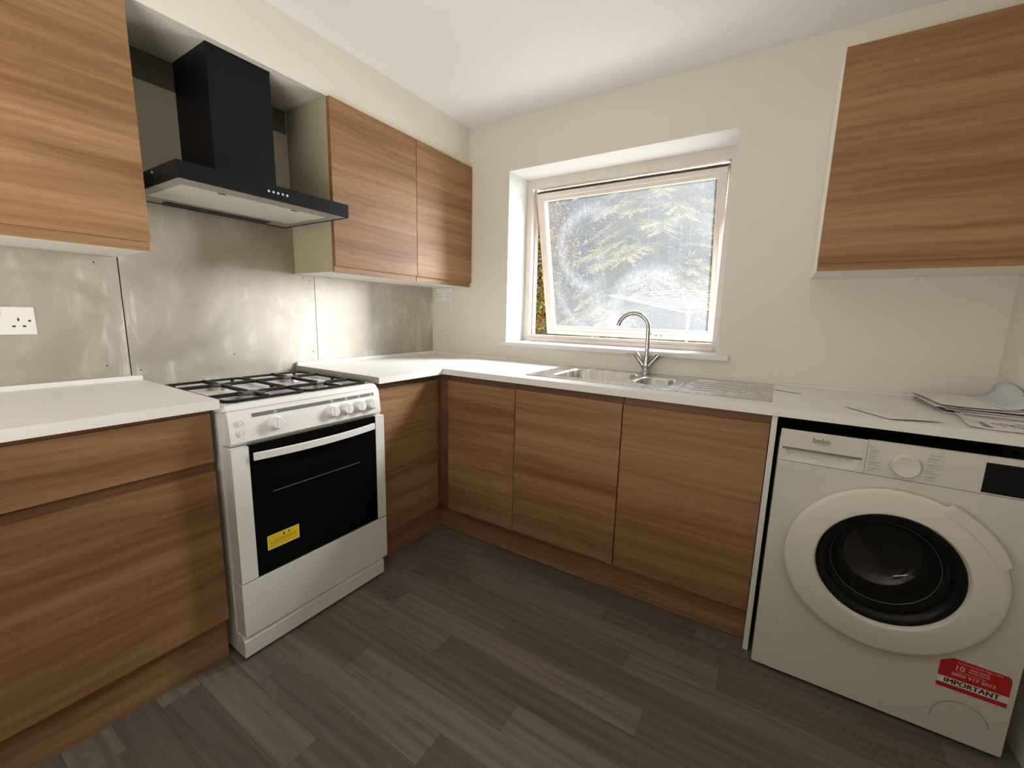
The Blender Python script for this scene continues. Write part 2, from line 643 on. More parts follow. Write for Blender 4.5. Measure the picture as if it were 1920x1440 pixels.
def sash_pt(u, v, w):
    """u across, v up from the sash bottom, w towards the garden"""
    d = SL - v
    return Vector((u, PY + d * math.sin(ang) + w * math.cos(ang), PZ - d * math.cos(ang) + w * math.sin(ang)))


bm = B()
uo, vo = [SA, SA + SR, SB - SR, SB], [0.0, SR, SL - SR, SL]
# mitred frame with stepped profile: loops from outer edge to glass
prof = [(0.0, 0.045), (0.0, 0.002), (0.004, 0.0), (0.022, 0.0), (0.026, 0.006), (0.044, 0.008), (SR, 0.016), (SR, 0.045)]
loops = []
for inset, w in prof:
    loops.append([bm.verts.new(sash_pt(u, v, w)) for u, v in ((SA + inset, inset), (SB - inset, inset), (SB - inset, SL - inset), (SA + inset, SL - inset))])
for a, b in zip(loops, loops[1:] + loops[:1]):
    bridge(bm, a, b)
sash = obj('sash', bm, M_upvc, win, smooth=20, label='cream sash tilted outwards at the bottom')


def pane_mat():
    t = NT('smeared_dirty_glass')
    c = t.coord()
    sep = t.n('ShaderNodeSeparateXYZ')
    t.l(c, sep.inputs[0])
    X, Z = sep.outputs[0], sep.outputs[2]
    wob = t.noise(c, 7.0, 3)
    wob2 = t.math('MULTIPLY', t.math('SUBTRACT', wob, 0.5), 0.06)

    def arc(cx, cz, rx, rz, width, a0=None, gain=1.0):
        dx = t.math('DIVIDE', t.math('SUBTRACT', X, cx), rx)
        dz = t.math('DIVIDE', t.math('SUBTRACT', Z, cz), rz)
        d = t.math('SQRT', t.math('ADD', t.math('MULTIPLY', dx, dx), t.math('MULTIPLY', dz, dz)))
        d = t.math('ADD', d, wob2)
        e = t.math('ABSOLUTE', t.math('SUBTRACT', d, 1.0))
        m = t.math('SUBTRACT', 1.0, t.math('DIVIDE', e, width), clamp=True)
        if a0 is not None:      # keep only one side: a0 = (nx, nz, offset)
            h = t.math('ADD', t.math('MULTIPLY', dx, a0[0]), t.math('MULTIPLY', dz, a0[1]))
            h = t.math('ADD', h, a0[2])
            m = t.math('MULTIPLY', m, t.math('MULTIPLY', h, 2.5, clamp=True))
        return t.math('MULTIPLY', m, gain)
    # X from the pane's left edge: 0..1, Z from its bottom: 0..0.8 (object origin sits there)
    a1 = arc(0.33, 0.50, 0.235, 0.235, 0.22, (-1.0, 0.15, 0.35), 0.9)
    a2 = arc(0.66, 0.05, 0.24, 0.30, 0.26, (-0.7, 0.7, 0.0), 0.8)
    a3 = arc(0.36, 0.28, 0.30, 0.30, 0.12, (-0.7, -0.8, -0.3), 0.8)
    a4 = arc(0.30, 0.20, 0.09, 0.10, 0.25, None, 0.22)
    dx = t.math('ABSOLUTE', t.math('SUBTRACT', X, 0.335))
    v1 = t.math('SUBTRACT', 1.0, t.math('DIVIDE', dx, 0.075), clamp=True)
    v1 = t.math('MULTIPLY', v1, t.math('MULTIPLY', t.math('SUBTRACT', 0.52, Z), 3.0, clamp=True))
    s = a1
    for q in (a2, a3, a4, t.math('MULTIPLY', v1, 0.6)):
        s = t.math('MAXIMUM', s, q)
    brush = t.noise(t.mapping(c, (34, 34, 7)), 1.0, 4, 0.7, 2.5)
    s = t.math('MULTIPLY', s, t.math('MULTIPLY', t.math('SUBTRACT', brush, 0.28), 3.0, clamp=True))
    drips = t.noise(t.mapping(c, (70, 1, 1.2)), 1.0, 3, 0.6)
    drips = t.math('MULTIPLY', t.ramp(drips, [(0.58, (0, 0, 0)), (0.75, (1, 1, 1))]), 0.06)
    haze = t.noise(c, 3.0, 4, 0.6)
    low = t.math('MULTIPLY', t.math('SUBTRACT', 0.34, Z), 0.32, clamp=True)
    f = t.math('ADD', t.math('MULTIPLY', haze, 0.22), 0.14)
    f = t.math('ADD', f, low)
    f = t.math('ADD', f, drips)
    f = t.math('ADD', f, t.math('MULTIPLY', s, 0.27))
    f = t.math('MINIMUM', f, 0.86)
    tr = t.n('ShaderNodeBsdfTransparent')
    gl = t.n('ShaderNodeBsdfGlossy')
    gl.inputs['Roughness'].default_value = 0.30
    mg = t.n('ShaderNodeMixShader')
    mg.inputs[0].default_value = 0.025
    t.l(tr.outputs[0], mg.inputs[1])
    t.l(gl.outputs[0], mg.inputs[2])
    tl = t.n('ShaderNodeBsdfTranslucent')
    tl.inputs['Color'].default_value = (0.25, 0.26, 0.275, 1)
    mx = t.n('ShaderNodeMixShader')
    t.l(f, mx.inputs[0])
    t.l(mg.outputs[0], mx.inputs[1])
    t.l(tl.outputs[0], mx.inputs[2])
    t.l(mx.outputs[0], t.out.inputs['Surface'])
    return t.m


# the pane keeps its own tilted frame so that its smears follow the glass
pm_mesh = bpy.data.meshes.new('pane')
bm = B()
PW, PH = SB - SA - 2 * SR + 0.012, SL - 2 * SR + 0.012
bm.faces.new([bm.verts.new(v) for v in ((0, 0, 0), (PW, 0, 0), (PW, 0, PH), (0, 0, PH))])
bm.to_mesh(pm_mesh)
bm.free()
pm_mesh.materials.append(pane_mat())
pane = bpy.data.objects.new('pane', pm_mesh)
pane.parent = sash
pane.location = sash_pt(SA + SR - 0.006, SR - 0.006, 0.024) - wloc(win)
pane.rotation_euler = (ang, 0, 0)
pane['label'] = 'glass smeared with white swirls'
link(pane)
bm = B()
for (ua, ub, va, vb, wa, wb_) in ((SA + 0.002, SB - 0.002, SL, SL + 0.010, 0.004, 0.040),):
    vs = [bm.verts.new(sash_pt(u, v, w)) for w in (wa, wb_) for v in (va, vb) for u in (ua, ub)]
    for f in ((0, 2, 3, 1), (4, 5, 7, 6), (0, 1, 5, 4), (2, 6, 7, 3), (0, 4, 6, 2), (1, 3, 7, 5)):
        bm.faces.new([vs[i] for i in f])
obj('gasket', bm, M_gasket, sash, label='dark weather strip along the sash top')
# handle fixing holes in the bottom rail
for du, dv in ((-0.012, 0.004), (0.0, 0.012), (0.0 + 0.034, 0.004), (0.062, 0.002)):
    bm = B()
    c0 = sash_pt(1.385 + du, 0.018 + dv, -0.0012)
    nrm = (sash_pt(0, 0, 0) - sash_pt(0, 0, 1)).normalized()
    lathe(bm, c0, nrm, [(0.0042, 0), (0.0042, 0.0008), (0, 0.0008)], 10)
    obj('screw_hole', bm, M_gasket, sash)

# ------------------------------------------------------------------ wall cabinets


def wall_cab_left(label, ya, yb, group, zt=2.0894):
    """on the left wall: ya < yb, doors face +x"""
    t = thing('wall_cabinet', label, 'cabinet', (0.0, (ya + yb) / 2, 1.36), group)
    bxo('carcass', M_carcass, t, (0.003, 0.3045, ya + 0.001, yb - 0.001, 1.3630, zt), bevel=0.0008, seg=1)
    bxo('bottom_panel', M_white_panel, t, (0.003, 0.3045, ya + 0.001, yb - 0.001, 1.3598, 1.3628))
    d = bxo('door', M_wood_y, t, (0.3060, 0.3263, ya + 0.0015, yb - 0.0015, 1.3885, zt), bevel=0.0012)
    bxo('handle_rail', M_wood_y, d, (0.3060, 0.3150, ya + 0.002, yb - 0.002, 1.3605, 1.3885), bevel=0.0008, seg=1)
    return t


wall_cab_left('oak wall cabinet on the far side of the hood from the window', -2.262, -1.661, 'wall cabinets beside the cooker hood')
wall_cab_left('oak wall cabinet touching the right end of the black cooker hood', -0.9991, -0.4865, 'wall cabinets beside the cooker hood')
wall_cab_left('oak wall cabinet in the corner next to the window wall', -0.4855, -0.0030, 'wall cabinets beside the cooker hood')

t = thing('wall_cabinet', 'dark oak wall cabinet above the washing machine, right of the window', 'cabinet', (2.44, 0, 1.37))
bxo('carcass', M_white_panel, t, (2.1386, XR - 0.003, -0.308, -0.002, 1.3708, 2.0900), bevel=0.0008, seg=1)
d = bxo('door', M_wood_x, t, (2.1400, XR - 0.005, -0.3279, -0.3095, 1.3972, 2.0907), bevel=0.0012)
bxo('handle_rail', M_wood_x, d, (2.1405, XR - 0.006, -0.3185, -0.3095, 1.3715, 1.3972), bevel=0.0008, seg=1)

# ------------------------------------------------------------------ base cabinets
ZT = H - TH - 0.0006


def base_x(label, xa, xb, group):
    """in the window run: doors face -y"""
    t = thing('base_cabinet', label, 'cabinet', ((xa + xb) / 2, -0.28, 0.15), group)
    bm = B()
    # open-topped carcass so that the sink bowls have room
    box(bm, xa + 0.001, xa + 0.019, YD + 0.021, -0.03, 0.152, ZT)
    box(bm, xb - 0.019, xb - 0.001, YD + 0.021, -0.03, 0.152, ZT)
    box(bm, xa + 0.019, xb - 0.019, YD + 0.021, -0.03, 0.152, 0.170)
    box(bm, xa + 0.019, xb - 0.019, -0.048, -0.03, 0.170, ZT)
    obj('carcass', bm, M_carcass, t)
    d = bxo('door', M_wood_x, t, (xa + 0.002, xb - 0.002, YD, YD + 0.019, 0.152, 0.8494), bevel=0.0012)
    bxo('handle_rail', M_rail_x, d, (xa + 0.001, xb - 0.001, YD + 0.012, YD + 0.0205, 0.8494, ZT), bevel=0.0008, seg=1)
    return t


GB = 'oak base cabinets under the sink worktop'
base_x('narrow oak base cabinet at the inner corner, left of the sink bowls', 0.6446, 1.0522, GB)
base_x('middle oak base cabinet under the sink bowls', 1.0522, 1.5556, GB)
base_x('oak base cabinet under the drainer, against the white end panel', 1.5566, 2.0590, GB)

t = thing('base_cabinet', 'oak corner base cabinet between the cooker and the sink run', 'cabinet', (0.29, -0.80, 0.15))
bxo('carcass', M_carcass, t, (0.02, XD - 0.021, -1.016, -0.020, 0.152, ZT))
d = bxo('door', M_wood_y, t, (XD - 0.019, XD, -1.015, -0.6115, 0.152, 0.8494), bevel=0.0012)
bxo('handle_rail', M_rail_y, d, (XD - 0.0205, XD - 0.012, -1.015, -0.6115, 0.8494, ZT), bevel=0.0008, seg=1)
bxo('corner_post', M_rail_x, t, (XD - 0.019, XD + 0.003, -0.609, -0.588, 0.152, ZT), bevel=0.001, label='dark oak filler post in the inner corner')
bxo('corner_post', M_rail_x, t, (XD + 0.004, 0.6435, -0.590, -0.572, 0.152, ZT), bevel=0.001, label='dark oak filler strip beside the narrow cabinet')

t = thing('base_cabinet', 'oak drawer base cabinet left of the white cooker', 'cabinet', (0.29, -1.95, 0.15))
LA, LB = -2.247, -1.6445
bxo('carcass', M_carcass, t, (0.02, XD - 0.021, LA, LB + 0.003, 0.152, ZT))
d = bxo('drawer_front', M_wood_y, t, (XD - 0.019, XD, LA, LB, 0.707, 0.8620), bevel=0.0012)
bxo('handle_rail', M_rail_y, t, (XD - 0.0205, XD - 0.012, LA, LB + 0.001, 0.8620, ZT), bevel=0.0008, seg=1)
d = bxo('door', M_wood_y, t, (XD - 0.019, XD, LA, LB, 0.152, 0.674), bevel=0.0012)
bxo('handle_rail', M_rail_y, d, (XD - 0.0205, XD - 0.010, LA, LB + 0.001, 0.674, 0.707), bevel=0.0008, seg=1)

o = bxo('end_panel', M_white_panel, None, (2.0600, 2.0766, YD - 0.001, -0.004, 0.0005, ZT), bevel=0.0008, seg=1)
tag(o, 'tall thin white end panel between the sink cabinets and washing machine', 'panel')
o = bxo('plinth', M_wood_x, None, (0.5445, 2.0590, -0.5475, -0.5315, 0.0005, 0.150), bevel=0.001)
tag(o, 'long oak plinth board under the sink cabinets', 'plinth')
o = bxo('plinth', M_wood_y, None, (0.5285, 0.5443, -1.018, -0.5480, 0.0005, 0.150), bevel=0.001)
tag(o, 'short oak plinth board under the corner cabinet beside the cooker', 'plinth')
bm = B()
box(bm, 0.551, 0.567, -2.247, -1.648, 0.0005, 0.150)
for v in bm.verts:
    v.co.x -= 0.05 * (-1.648 - v.co.y)
o = obj('plinth', bm, M_wood_y, bevel=0.001)
tag(o, 'oak plinth board under the drawer cabinet, left of the cooker', 'plinth')

# ------------------------------------------------------------------ worktops


def worktop(label, us, vs, holes, front):
    """front: list of functions saying which upper edges get the rolled edge"""
    t = thing('worktop', label, 'worktop', ((us[0] + us[-1]) / 2, (vs[0] + vs[-1]) / 2, H - TH))
    bm = B()
    grid_solid(bm, us, vs, holes, H - TH, H, lambda u, v, w: (u, v, w))
    es = [e for e in bm.edges if front((e.verts[0].co + e.verts[1].co) / 2) and len(e.link_faces) == 2 and e.calc_face_angle(0) > 0.5
          and abs(e.verts[0].co.z - e.verts[1].co.z) < 1e-5]
    bmesh.ops.bevel(bm, geom=es, offset=0.009, segments=5, affect='EDGES', profile=0.5)
    obj('top', bm, M_worktop, t, smooth=50)
    return t


wt = worktop('white worktop left of the cooker, under the double socket', [0.002, XW], [-2.262, -1.633], set(), lambda c: abs(c.x - XW) < 1e-4)
bxo('edge_trim', M_trim, wt, (0.0035, 0.020, -2.262, -1.6335, H + 0.0003, H + 0.017), bevel=0.006, seg=3)
bxo('end_strip', M_greystrip, wt, (0.004, XW - 0.004, -1.6328, -1.6310, H - TH + 0.001, H - 0.0008))
wt = worktop('white worktop in the corner right of the cooker', [0.002, XW - 0.0008], [-1.0205, YW, -0.002], set(), lambda c: abs(c.x - XW + .0008) < 1e-4 and c.y < YW)
bxo('edge_trim', M_trim, wt, (0.0035, 0.020, -1.0195, -0.022, H + 0.0003, H + 0.017), bevel=0.006, seg=3)
bxo('end_strip', M_greystrip, wt, (0.004, XW - 0.004, -1.0225, -1.0207, H - TH + 0.001, H - 0.0008), label='grey metal edging strip on the cut end')
bxo('edge_trim', M_trim, wt, (0.0035, XW, -0.020, -0.0025, H + 0.0003, H + 0.013), bevel=0.005, seg=3)
SX0, SX1, SY0, SY1 = 1.056, 2.054, -0.522, -0.036
wt = worktop('long white worktop holding the sink below the window', [XW, SX0 + 0.02, SX1 - 0.02, XR - 0.002], [YW, SY0 + 0.02, SY1 - 0.02, -0.002], {(1, 1)},
             lambda c: abs(c.y - YW) < 1e-4)
bxo('edge_trim', M_trim, wt, (XW + 0.001, XR - 0.004, -0.013, -0.0025, H + 0.0003, H + 0.008), bevel=0.003, seg=2)

# ------------------------------------------------------------------ splashback
for lab, ya, yb, zb, zt, scr in (
        ('steel splashback sheet holding the double socket, left of the cooker', -2.262, -1.6628, H + 0.001, 1.3585, [(-1.725, 1.333), (-1.725, 0.97)]),
        ('steel splashback sheet behind the cooker', -1.6590, -0.8985, 0.862, 1.612, [(-1.632, 0.945), (-0.922, 1.335), (-0.922, 0.975), (-0.955, 1.345), (-1.30, 0.985)]),
        ('steel splashback sheet under the corner wall cabinets', -0.8955, -0.0205, H + 0.0175, 1.3585, [(-0.03, 1.0)])):
    zlow = zb if 'behind' in lab else H + 0.0175
    t = thing('splashback_panel', lab, 'splashback', (0.0005, (ya + yb) / 2, zlow), 'steel splashback sheets')
    if 'behind' in lab:
        # notched round the cabinets and worktop ends on either side
        bm = B()
        us = [ya, -1.6300, -1.0230, -0.9995, yb]
        vs = [zlow, H + 0.0175, 1.3585, zt]
        grid_solid(bm, us, vs, {(0, 0), (2, 0), (3, 0), (3, 2)}, 0.0006, 0.0026, lambda u, v, w: (w, u, v))
        obj('sheet', bm, M_splash, t)
    else:
        bxo('sheet', M_splash, t, (0.0006, 0.0026, ya, yb, zlow, zt))
    if 'corner' not in lab:
        yj = ya - 0.0019 if 'behind' in lab else yb + 0.0019
        if 'behind' in lab:
            bxo('joint_gap', M_dark, t, (0.0001, 0.0009, ya - 0.0037, ya - 0.0001, H + 0.018, 1.358))
            bxo('joint_gap', M_dark, t, (0.0001, 0.0009, yb + 0.0001, yb + 0.0029, H + 0.018, 1.358))
    for y, z in scr:
        bm = B()
        lathe(bm, (0.0026, y, z), (1, 0, 0), [(0.0028, 0), (0.0025, 0.0010), (0.0012, 0.0012), (0, 0.0012)], 12)
        obj('screw', bm, M_cap, t)


o = bxo('backing_board', paint('dull_board', (0.46, 0.42, 0.34), 0.6, 0.04, 6.0), None, (0.0005, 0.0085, -1.6590, -1.0005, 1.6215, 1.990), bevel=0.001)
tag(o, 'cream backing board on the wall behind the hood chimney', 'board')
bxo('shade_strip', plain('shade_strip_dark', (0.10, 0.09, 0.07), 0.9), wl, (0.0, 0.0012, -1.6590, -1.0005, 1.9905, 2.0940))  # dark strip painted as the shade beneath the soffit

# ------------------------------------------------------------------ sockets
def socket(label, c, right, nrm, w, h):
    t = thing('wall_socket', label, 'socket', c)
    right, nrm = Vector(right), Vector(nrm)
    upv = Vector((0, 0, 1))

    def bxl(bm, a0, a1, z0, z1, d0, d1):
        vs = [bm.verts.new(Vector(c) + right * a + upv * z + nrm * d) for d in (d0, d1) for z in (z0, z1) for a in (a0, a1)]
        for f in ((0, 2, 3, 1), (4, 5, 7, 6), (0, 1, 5, 4), (2, 6, 7, 3), (0, 4, 6, 2), (1, 3, 7, 5)):
            bm.faces.new([vs[i] for i in f])
    bm = B()
    bxl(bm, -w / 2, w / 2, -h / 2, h / 2, 0.0, 0.009)
    obj('faceplate', bm, M_socket, t, bevel=0.003)
    for s in (-1, 1):
        for (a, z, ww, hh) in ((0, 0.008, 0.004, 0.009), (-0.011, -0.013, 0.007, 0.005), (0.011, -0.013, 0.007, 0.005)):
            bm = B()
            cx = s * 0.037 + 0.0
            bxl(bm, cx + a - ww / 2, cx + a + ww / 2, z - hh / 2 - 0.004, z + hh / 2 - 0.004, 0.0088, 0.0094)
            obj('pin_slot', bm, M_dark, t)
        bm = B()
        cx = s * 0.010
        bxl(bm, cx - 0.006, cx + 0.006, 0.014, 0.034, 0.009, 0.0125)
        obj('switch', bm, M_socket, t, bevel=0.0015)
        bm = B()
        lathe(bm, Vector(c) + right * (s * 0.0605) + nrm * 0.009, nrm, [(0.0034, 0), (0.003, 0.0008), (0, 0.0008)], 10)
        obj('screw', bm, M_cap, t)
    return t


socket('white double socket on the steel sheet left of the cooker', (0.0028, -1.9575, 1.1305), (0, 1, 0), (1, 0, 0), 0.146, 0.086)
socket('white double socket in the corner beneath the wall cabinet', (0.1, -0.0005, 1.3155), (1, 0, 0), (0, -1, 0), 0.146, 0.084)

# ------------------------------------------------------------------ cooker hood
t = thing('cooker_hood', 'black chimney cooker hood with flat canopy between the wall cabinets', 'cooker hood', (0.0, -1.3325, 1.57))
HY0, HY1, HX, HZ0, HZ1 = -1.6300, -1.0353, 0.4795, 1.5700, 1.6214
# the canopy: black skirt open at the bottom
bm = B()
box(bm, 0.006, HX, HY0, HY1, HZ1 - 0.006, HZ1)
box(bm, HX - 0.004, HX, HY0, HY1, HZ0, HZ1 - 0.006)
box(bm, 0.006, HX - 0.004, HY0, HY0 + 0.004, HZ0, HZ1 - 0.006)
box(bm, 0.006, HX - 0.004, HY1 - 0.004, HY1, HZ0, HZ1 - 0.006)
box(bm, 0.006, 0.010, HY0 + 0.004, HY1 - 0.004, HZ0, HZ1 - 0.006)
can = obj('canopy', bm, M_hood, t)
bm = B()
# underside frame in light metal
grid_solid(bm, [0.012, 0.10, 0.392, HX - 0.005], [HY0 + 0.005, -1.588, -1.075, HY1 - 0.005], {(1, 1)}, HZ0 + 0.002, HZ0 + 0.012, lambda u, v, w: (u, v, w))
uf = obj('underside_frame', bm, plain('hood_underside_grey', (0.30, 0.28, 0.24), 0.45), t)
for k, (a, b) in enumerate(((-1.587, -1.345), (-1.341, -1.076))):
    f = bxo('grease_filter', M_filter, t, (0.101, 0.391, a, b, HZ0 + 0.004, HZ0 + 0.014), bevel=0.002)
    bxo('latch', M_dark, f, (0.372, 0.380, (a + b) / 2 - 0.012, (a + b) / 2 + 0.012, HZ0 + 0.0025, HZ0 + 0.0042))
bxo('light_strip', M_dark, t, (0.030, 0.075, -1.52, -1.14, HZ0 - 0.001, HZ0 + 0.002))
bxo('chimney', M_hood, t, (0.0095, 0.271, -1.4335, -1.2150, HZ1 + 0.0005, 2.0940), bevel=0.0015)
for k in range(5):
    y = -1.361 + k * 0.0165
    bm = B()
    lathe(bm, (HX, y, 1.5965), (1, 0, 0), [(0.0042, 0), (0.0042, 0.0015), (0.003, 0.0025), (0, 0.0027)], 14)
    obj('button', bm, M_button, t)
bm = B()
lathe(bm, (0.30, HY0, HZ1 - 0.012), (0, -1, 0), [(0.004, 0), (0.004, 0.002), (0, 0.002)], 10)
obj('screw', bm, M_button, t)

# ------------------------------------------------------------------ cooker
CY0, CY1 = -1.6270, -1.0290
t = thing('cooker', 'white freestanding gas cooker with black oven door and four burners', 'cooker', (0.32, -1.328, 0.0))
CT = 0.886
bm = B()
box(bm, 0.045, 0.585, CY0, CY1, 0.014, 0.860)
obj('body', bm, M_white, t, bevel=0.003)
for y in (CY0 + 0.05, CY1 - 0.05):
    for x in (0.09, 0.55):
        bm = B()
        lathe(bm, (x, y, 0.0), (0, 0, 1), [(0.016, 0), (0.016, 0.013), (0.008, 0.0135)], 14)
        obj('foot', bm, M_rubber, t)
# base skirt and recess above it
bm = B()
vs = []
for y in (CY0, CY1 - 0.004):
    vs.append([bm.verts.new((x, y, z)) for x, z in ((0.586, 0.012), (0.636, 0.012), (0.636, 0.068), (0.622, 0.086), (0.586, 0.086))])
for i in range(5):
    bm.faces.new((vs[0][i], vs[0][(i + 1) % 5], vs[1][(i + 1) % 5], vs[1][i]))
bm.faces.new(vs[0])
bm.faces.new(vs[1][::-1])
obj('skirt', bm, M_white, t, bevel=0.002)
bxo('drawer_front', M_white, t, (0.586, 0.642, CY0 + 0.004, CY1 + 0.012, 0.090, 0.280), bevel=0.003)
# oven door
dr = bxo('oven_door', M_white, t, (0.588, 0.628, CY0 + 0.006, CY1 + 0.010, 0.286, 0.749), bevel=0.003)
bxo('side_strip', M_white, dr, (0.6285, 0.642, CY0 + 0.006, -1.569, 0.286, 0.748), bevel=0.002)
bxo('side_strip', M_white, dr, (0.6285, 0.642, -1.0615, CY1 + 0.012, 0.286, 0.748), bevel=0.002)
bxo('glass', M_ovenglass, dr, (0.6285, 0.6405, -1.5685, -1.0620, 0.286, 0.750), bevel=0.0015)
bm = B()
pts = []
n = 14
for i in range(n + 1):
    s = i / n
    y = -1.558 + s * 0.485
    bow = 4 * s * (1 - s)
    pts.append((y, bow))
prev = None
for y, b in pts:
    x = 0.652 + 0.024 * b
    q = [bm.verts.new((x - 0.006, y, 0.698)), bm.verts.new((x, y, 0.699)), bm.verts.new((x, y, 0.722)), bm.verts.new((x - 0.006, y, 0.724))]
    if prev:
        bridge(bm, prev, q)
    else:
        bm.faces.new(q[::-1])
    prev = q
bm.faces.new(prev)
box(bm, 0.6408, 0.648, -1.556, -1.542, 0.700, 0.722)
box(bm, 0.6408, 0.648, -1.089, -1.075, 0.700, 0.722)
obj('handle', bm, M_white2, dr, bevel=0.001, label='bowed white bar handle')
bxo('oven_rack', plain('rack_glint', (0.12, 0.12, 0.12), 0.4), dr, (0.6406, 0.6411, -1.500, -1.147, 0.5695, 0.5725), label='edge of the wire rack behind the glass')
st = bxo('sticker', M_yellow, dr, (0.6406, 0.6412, -1.532, -1.419, 0.364, 0.416), label='yellow warning sticker')
st['label'] = 'yellow warning sticker'
# sticker print is flat lettering on the door glass
bm = B()
for z in (0.3945, 0.3905, 0.3865, 0.3825):
    y = -1.522
    while y < -1.430:
        w = rnd.uniform(0.004, 0.011)
        if z > 0.393 and (y < -1.51):
            y += w
            continue
        box(bm, 0.6412, 0.6413, y, min(y + w, -1.428), z - 0.0011, z + 0.0011)
        y += w + 0.0018
box(bm, 0.6412, 0.6413, -1.526, -1.427, 0.3735, 0.3755)
bm2 = bm
obj('sticker_print', bm2, M_brownink, dr)
bm = B()
lathe(bm, (0.6412, -1.474, 0.4065), (1, 0, 0), [(0.0030, 0), (0.0030, 0.0002)], 10)
box(bm, 0.6412, 0.6414, -1.4765, -1.4715, 0.399, 0.405)
lathe(bm, (0.6412, -1.456, 0.4060), (1, 0, 0), [(0.0034, 0), (0.0034, 0.0002)], 10)
obj('sticker_symbols', bm, M_ink, dr)
bm = B()
bx_ = (-1.532, -1.419, 0.364, 0.416)
for b in ((-1.532, -1.419, 0.4145, 0.416), (-1.532, -1.419, 0.364, 0.3655), (-1.532, -1.5305, 0.3655, 0.4145), (-1.4205, -1.419, 0.3655, 0.4145)):
    box(bm, 0.6412, 0.6413, b[0], b[1], b[2], b[3])
obj('sticker_border', bm, M_yellowedge, dr)
# control panel
bm = B()
vs = []
secs = [(0.586, 0.755), (0.630, 0.755), (0.638, 0.764), (0.628, 0.852), (0.621, 0.866), (0.586, 0.866)]
for y in (CY0 + 0.010, CY1 - 0.000):
    vs.append([bm.verts.new((x, y, z)) for x, z in secs])
m = len(secs)
for i in range(m):
    bm.faces.new((vs[0][i], vs[0][(i + 1) % m], vs[1][(i + 1) % m], vs[1][i]))
bm.faces.new(vs[0])
bm.faces.new(vs[1][::-1])
cp = obj('control_panel', bm, M_white, t, bevel=0.004, seg=3)
ptan = Vector((-0.010, 0, 0.088)).normalized()
pn = Vector((0.088, 0, 0.010)).normalized()


def on_panel(y, z, off=0.0):
    s = (z - 0.764) / 0.088
    return Vector((0.638 - 0.010 * s, y, z)) + pn * off


bm = B()
for (ya, yb, za, zb) in ((-1.546, -1.058, 0.838, 0.851),):
    q = [bm.verts.new(on_panel(y, z, o)) for o in (0.0, 0.0006) for z in (za, zb) for y in (ya, yb)]
    for f in ((0, 2, 3, 1), (4, 5, 7, 6), (0, 1, 5, 4), (2, 6, 7, 3), (0, 4, 6, 2), (1, 3, 7, 5)):
        bm.faces.new([q[i] for i in f])
obj('printed_strip', bm, M_greystrip if False else plain('strip_grey', (0.17, 0.165, 0.16), 0.5), cp)
KY = (-1.474, -1.258, -1.196, -1.135, -1.077)
for y in KY:
    bm = B()
    p = on_panel(y + 0.004, 0.8445, 0.0006)
    for a in (0, 1):
        for b in (0, 1):
            c0 = p + Vector((0, (a - 0.5) * 0.006, 0)) + ptan * ((b - 0.5) * 0.005)
            q = [c0 + Vector((0, sy * 0.0017, 0)) + ptan * (sz * 0.0015) + pn * o for o in (0, 0.0003) for sz in (-1, 1) for sy in (-1, 1)]
            q = [bm.verts.new(v) for v in q]
            for f in ((0, 2, 3, 1), (4, 5, 7, 6), (0, 1, 5, 4), (2, 6, 7, 3), (0, 4, 6, 2), (1, 3, 7, 5)):
                bm.faces.new([q[i] for i in f])
    obj('burner_symbol', bm, M_pale, cp)
    bm = B()
    c = on_panel(y, 0.806, 0.0)
    lathe(bm, c, pn, [(0.026, 0.0), (0.0255, 0.004), (0.0215, 0.006), (0.0205, 0.020), (0.0185, 0.024), (0, 0.0245)], 28)
    kn = obj('knob', bm, M_white2, t)
    bm = B()
    a = Vector((0, 1, 0))
    gp = pn * 0.018
    q = []
    for o in (0.006, 0.0255):
        for sz in (-1, 1):
            for sy in (-1, 1):
                q.append(bm.verts.new(c + pn * o + ptan * (sz * 0.017) + a * (sy * 0.0045)))
    for f in ((0, 2, 3, 1), (4, 5, 7, 6), (0, 1, 5, 4), (2, 6, 7, 3), (0, 4, 6, 2), (1, 3, 7, 5)):
        bm.faces.new([q[i] for i in f])
    obj('grip', bm, M_white2, kn, bevel=0.0015)
for z in (0.826, 0.795):
    bm = B()
    c = on_panel(-1.584, z, 0.0)
    lathe(bm, c, pn, [(0.012, 0.0), (0.0115, 0.003), (0.0085, 0.003), (0.0085, 0.0015), (0.0055, 0.0015), (0.0055, 0.0045), (0, 0.005)], 22)
    obj('push_button', bm, M_white2, t)
# hob
bm = B()
loops = []
for (x0, x1, y0, y1, z, r) in ((0.046, 0.612, CY0 + 0.001, CY1, 0.862, 0.010), (0.046, 0.624, CY0 - 0.000, CY1 + 0.001, 0.868, 0.014), (0.047, 0.622, CY0 + 0.001, CY1, 0.876, 0.014),
                               (0.050, 0.612, CY0 + 0.004, CY1 - 0.003, CT - 0.002, 0.014), (0.056, 0.604, CY0 + 0.010, CY1 - 0.009, CT, 0.014), (0.066, 0.590, CY0 + 0.020, CY1 - 0.019, CT - 0.001, 0.014),
                               (0.080, 0.580, CY0 + 0.034, CY1 - 0.033, CT - 0.010, 0.014)):
    loops.append([bm.verts.new((x, y, z)) for x, y in rrect(x0, x1, y0, y1, r, 4)])
for a, b in zip(loops, loops[1:]):
    bridge(bm, a, b)
bm.faces.new(loops[-1])
bm.faces.new(loops[0][::-1])
hb = obj('hob', bm, M_white, t, smooth=40)
HZ = CT - 0.010
GZ = 0.897
BUR = ((0.475, -1.470, 0.047), (0.240, -1.470, 0.036), (0.240, -1.195, 0.036), (0.475, -1.195, 0.027))
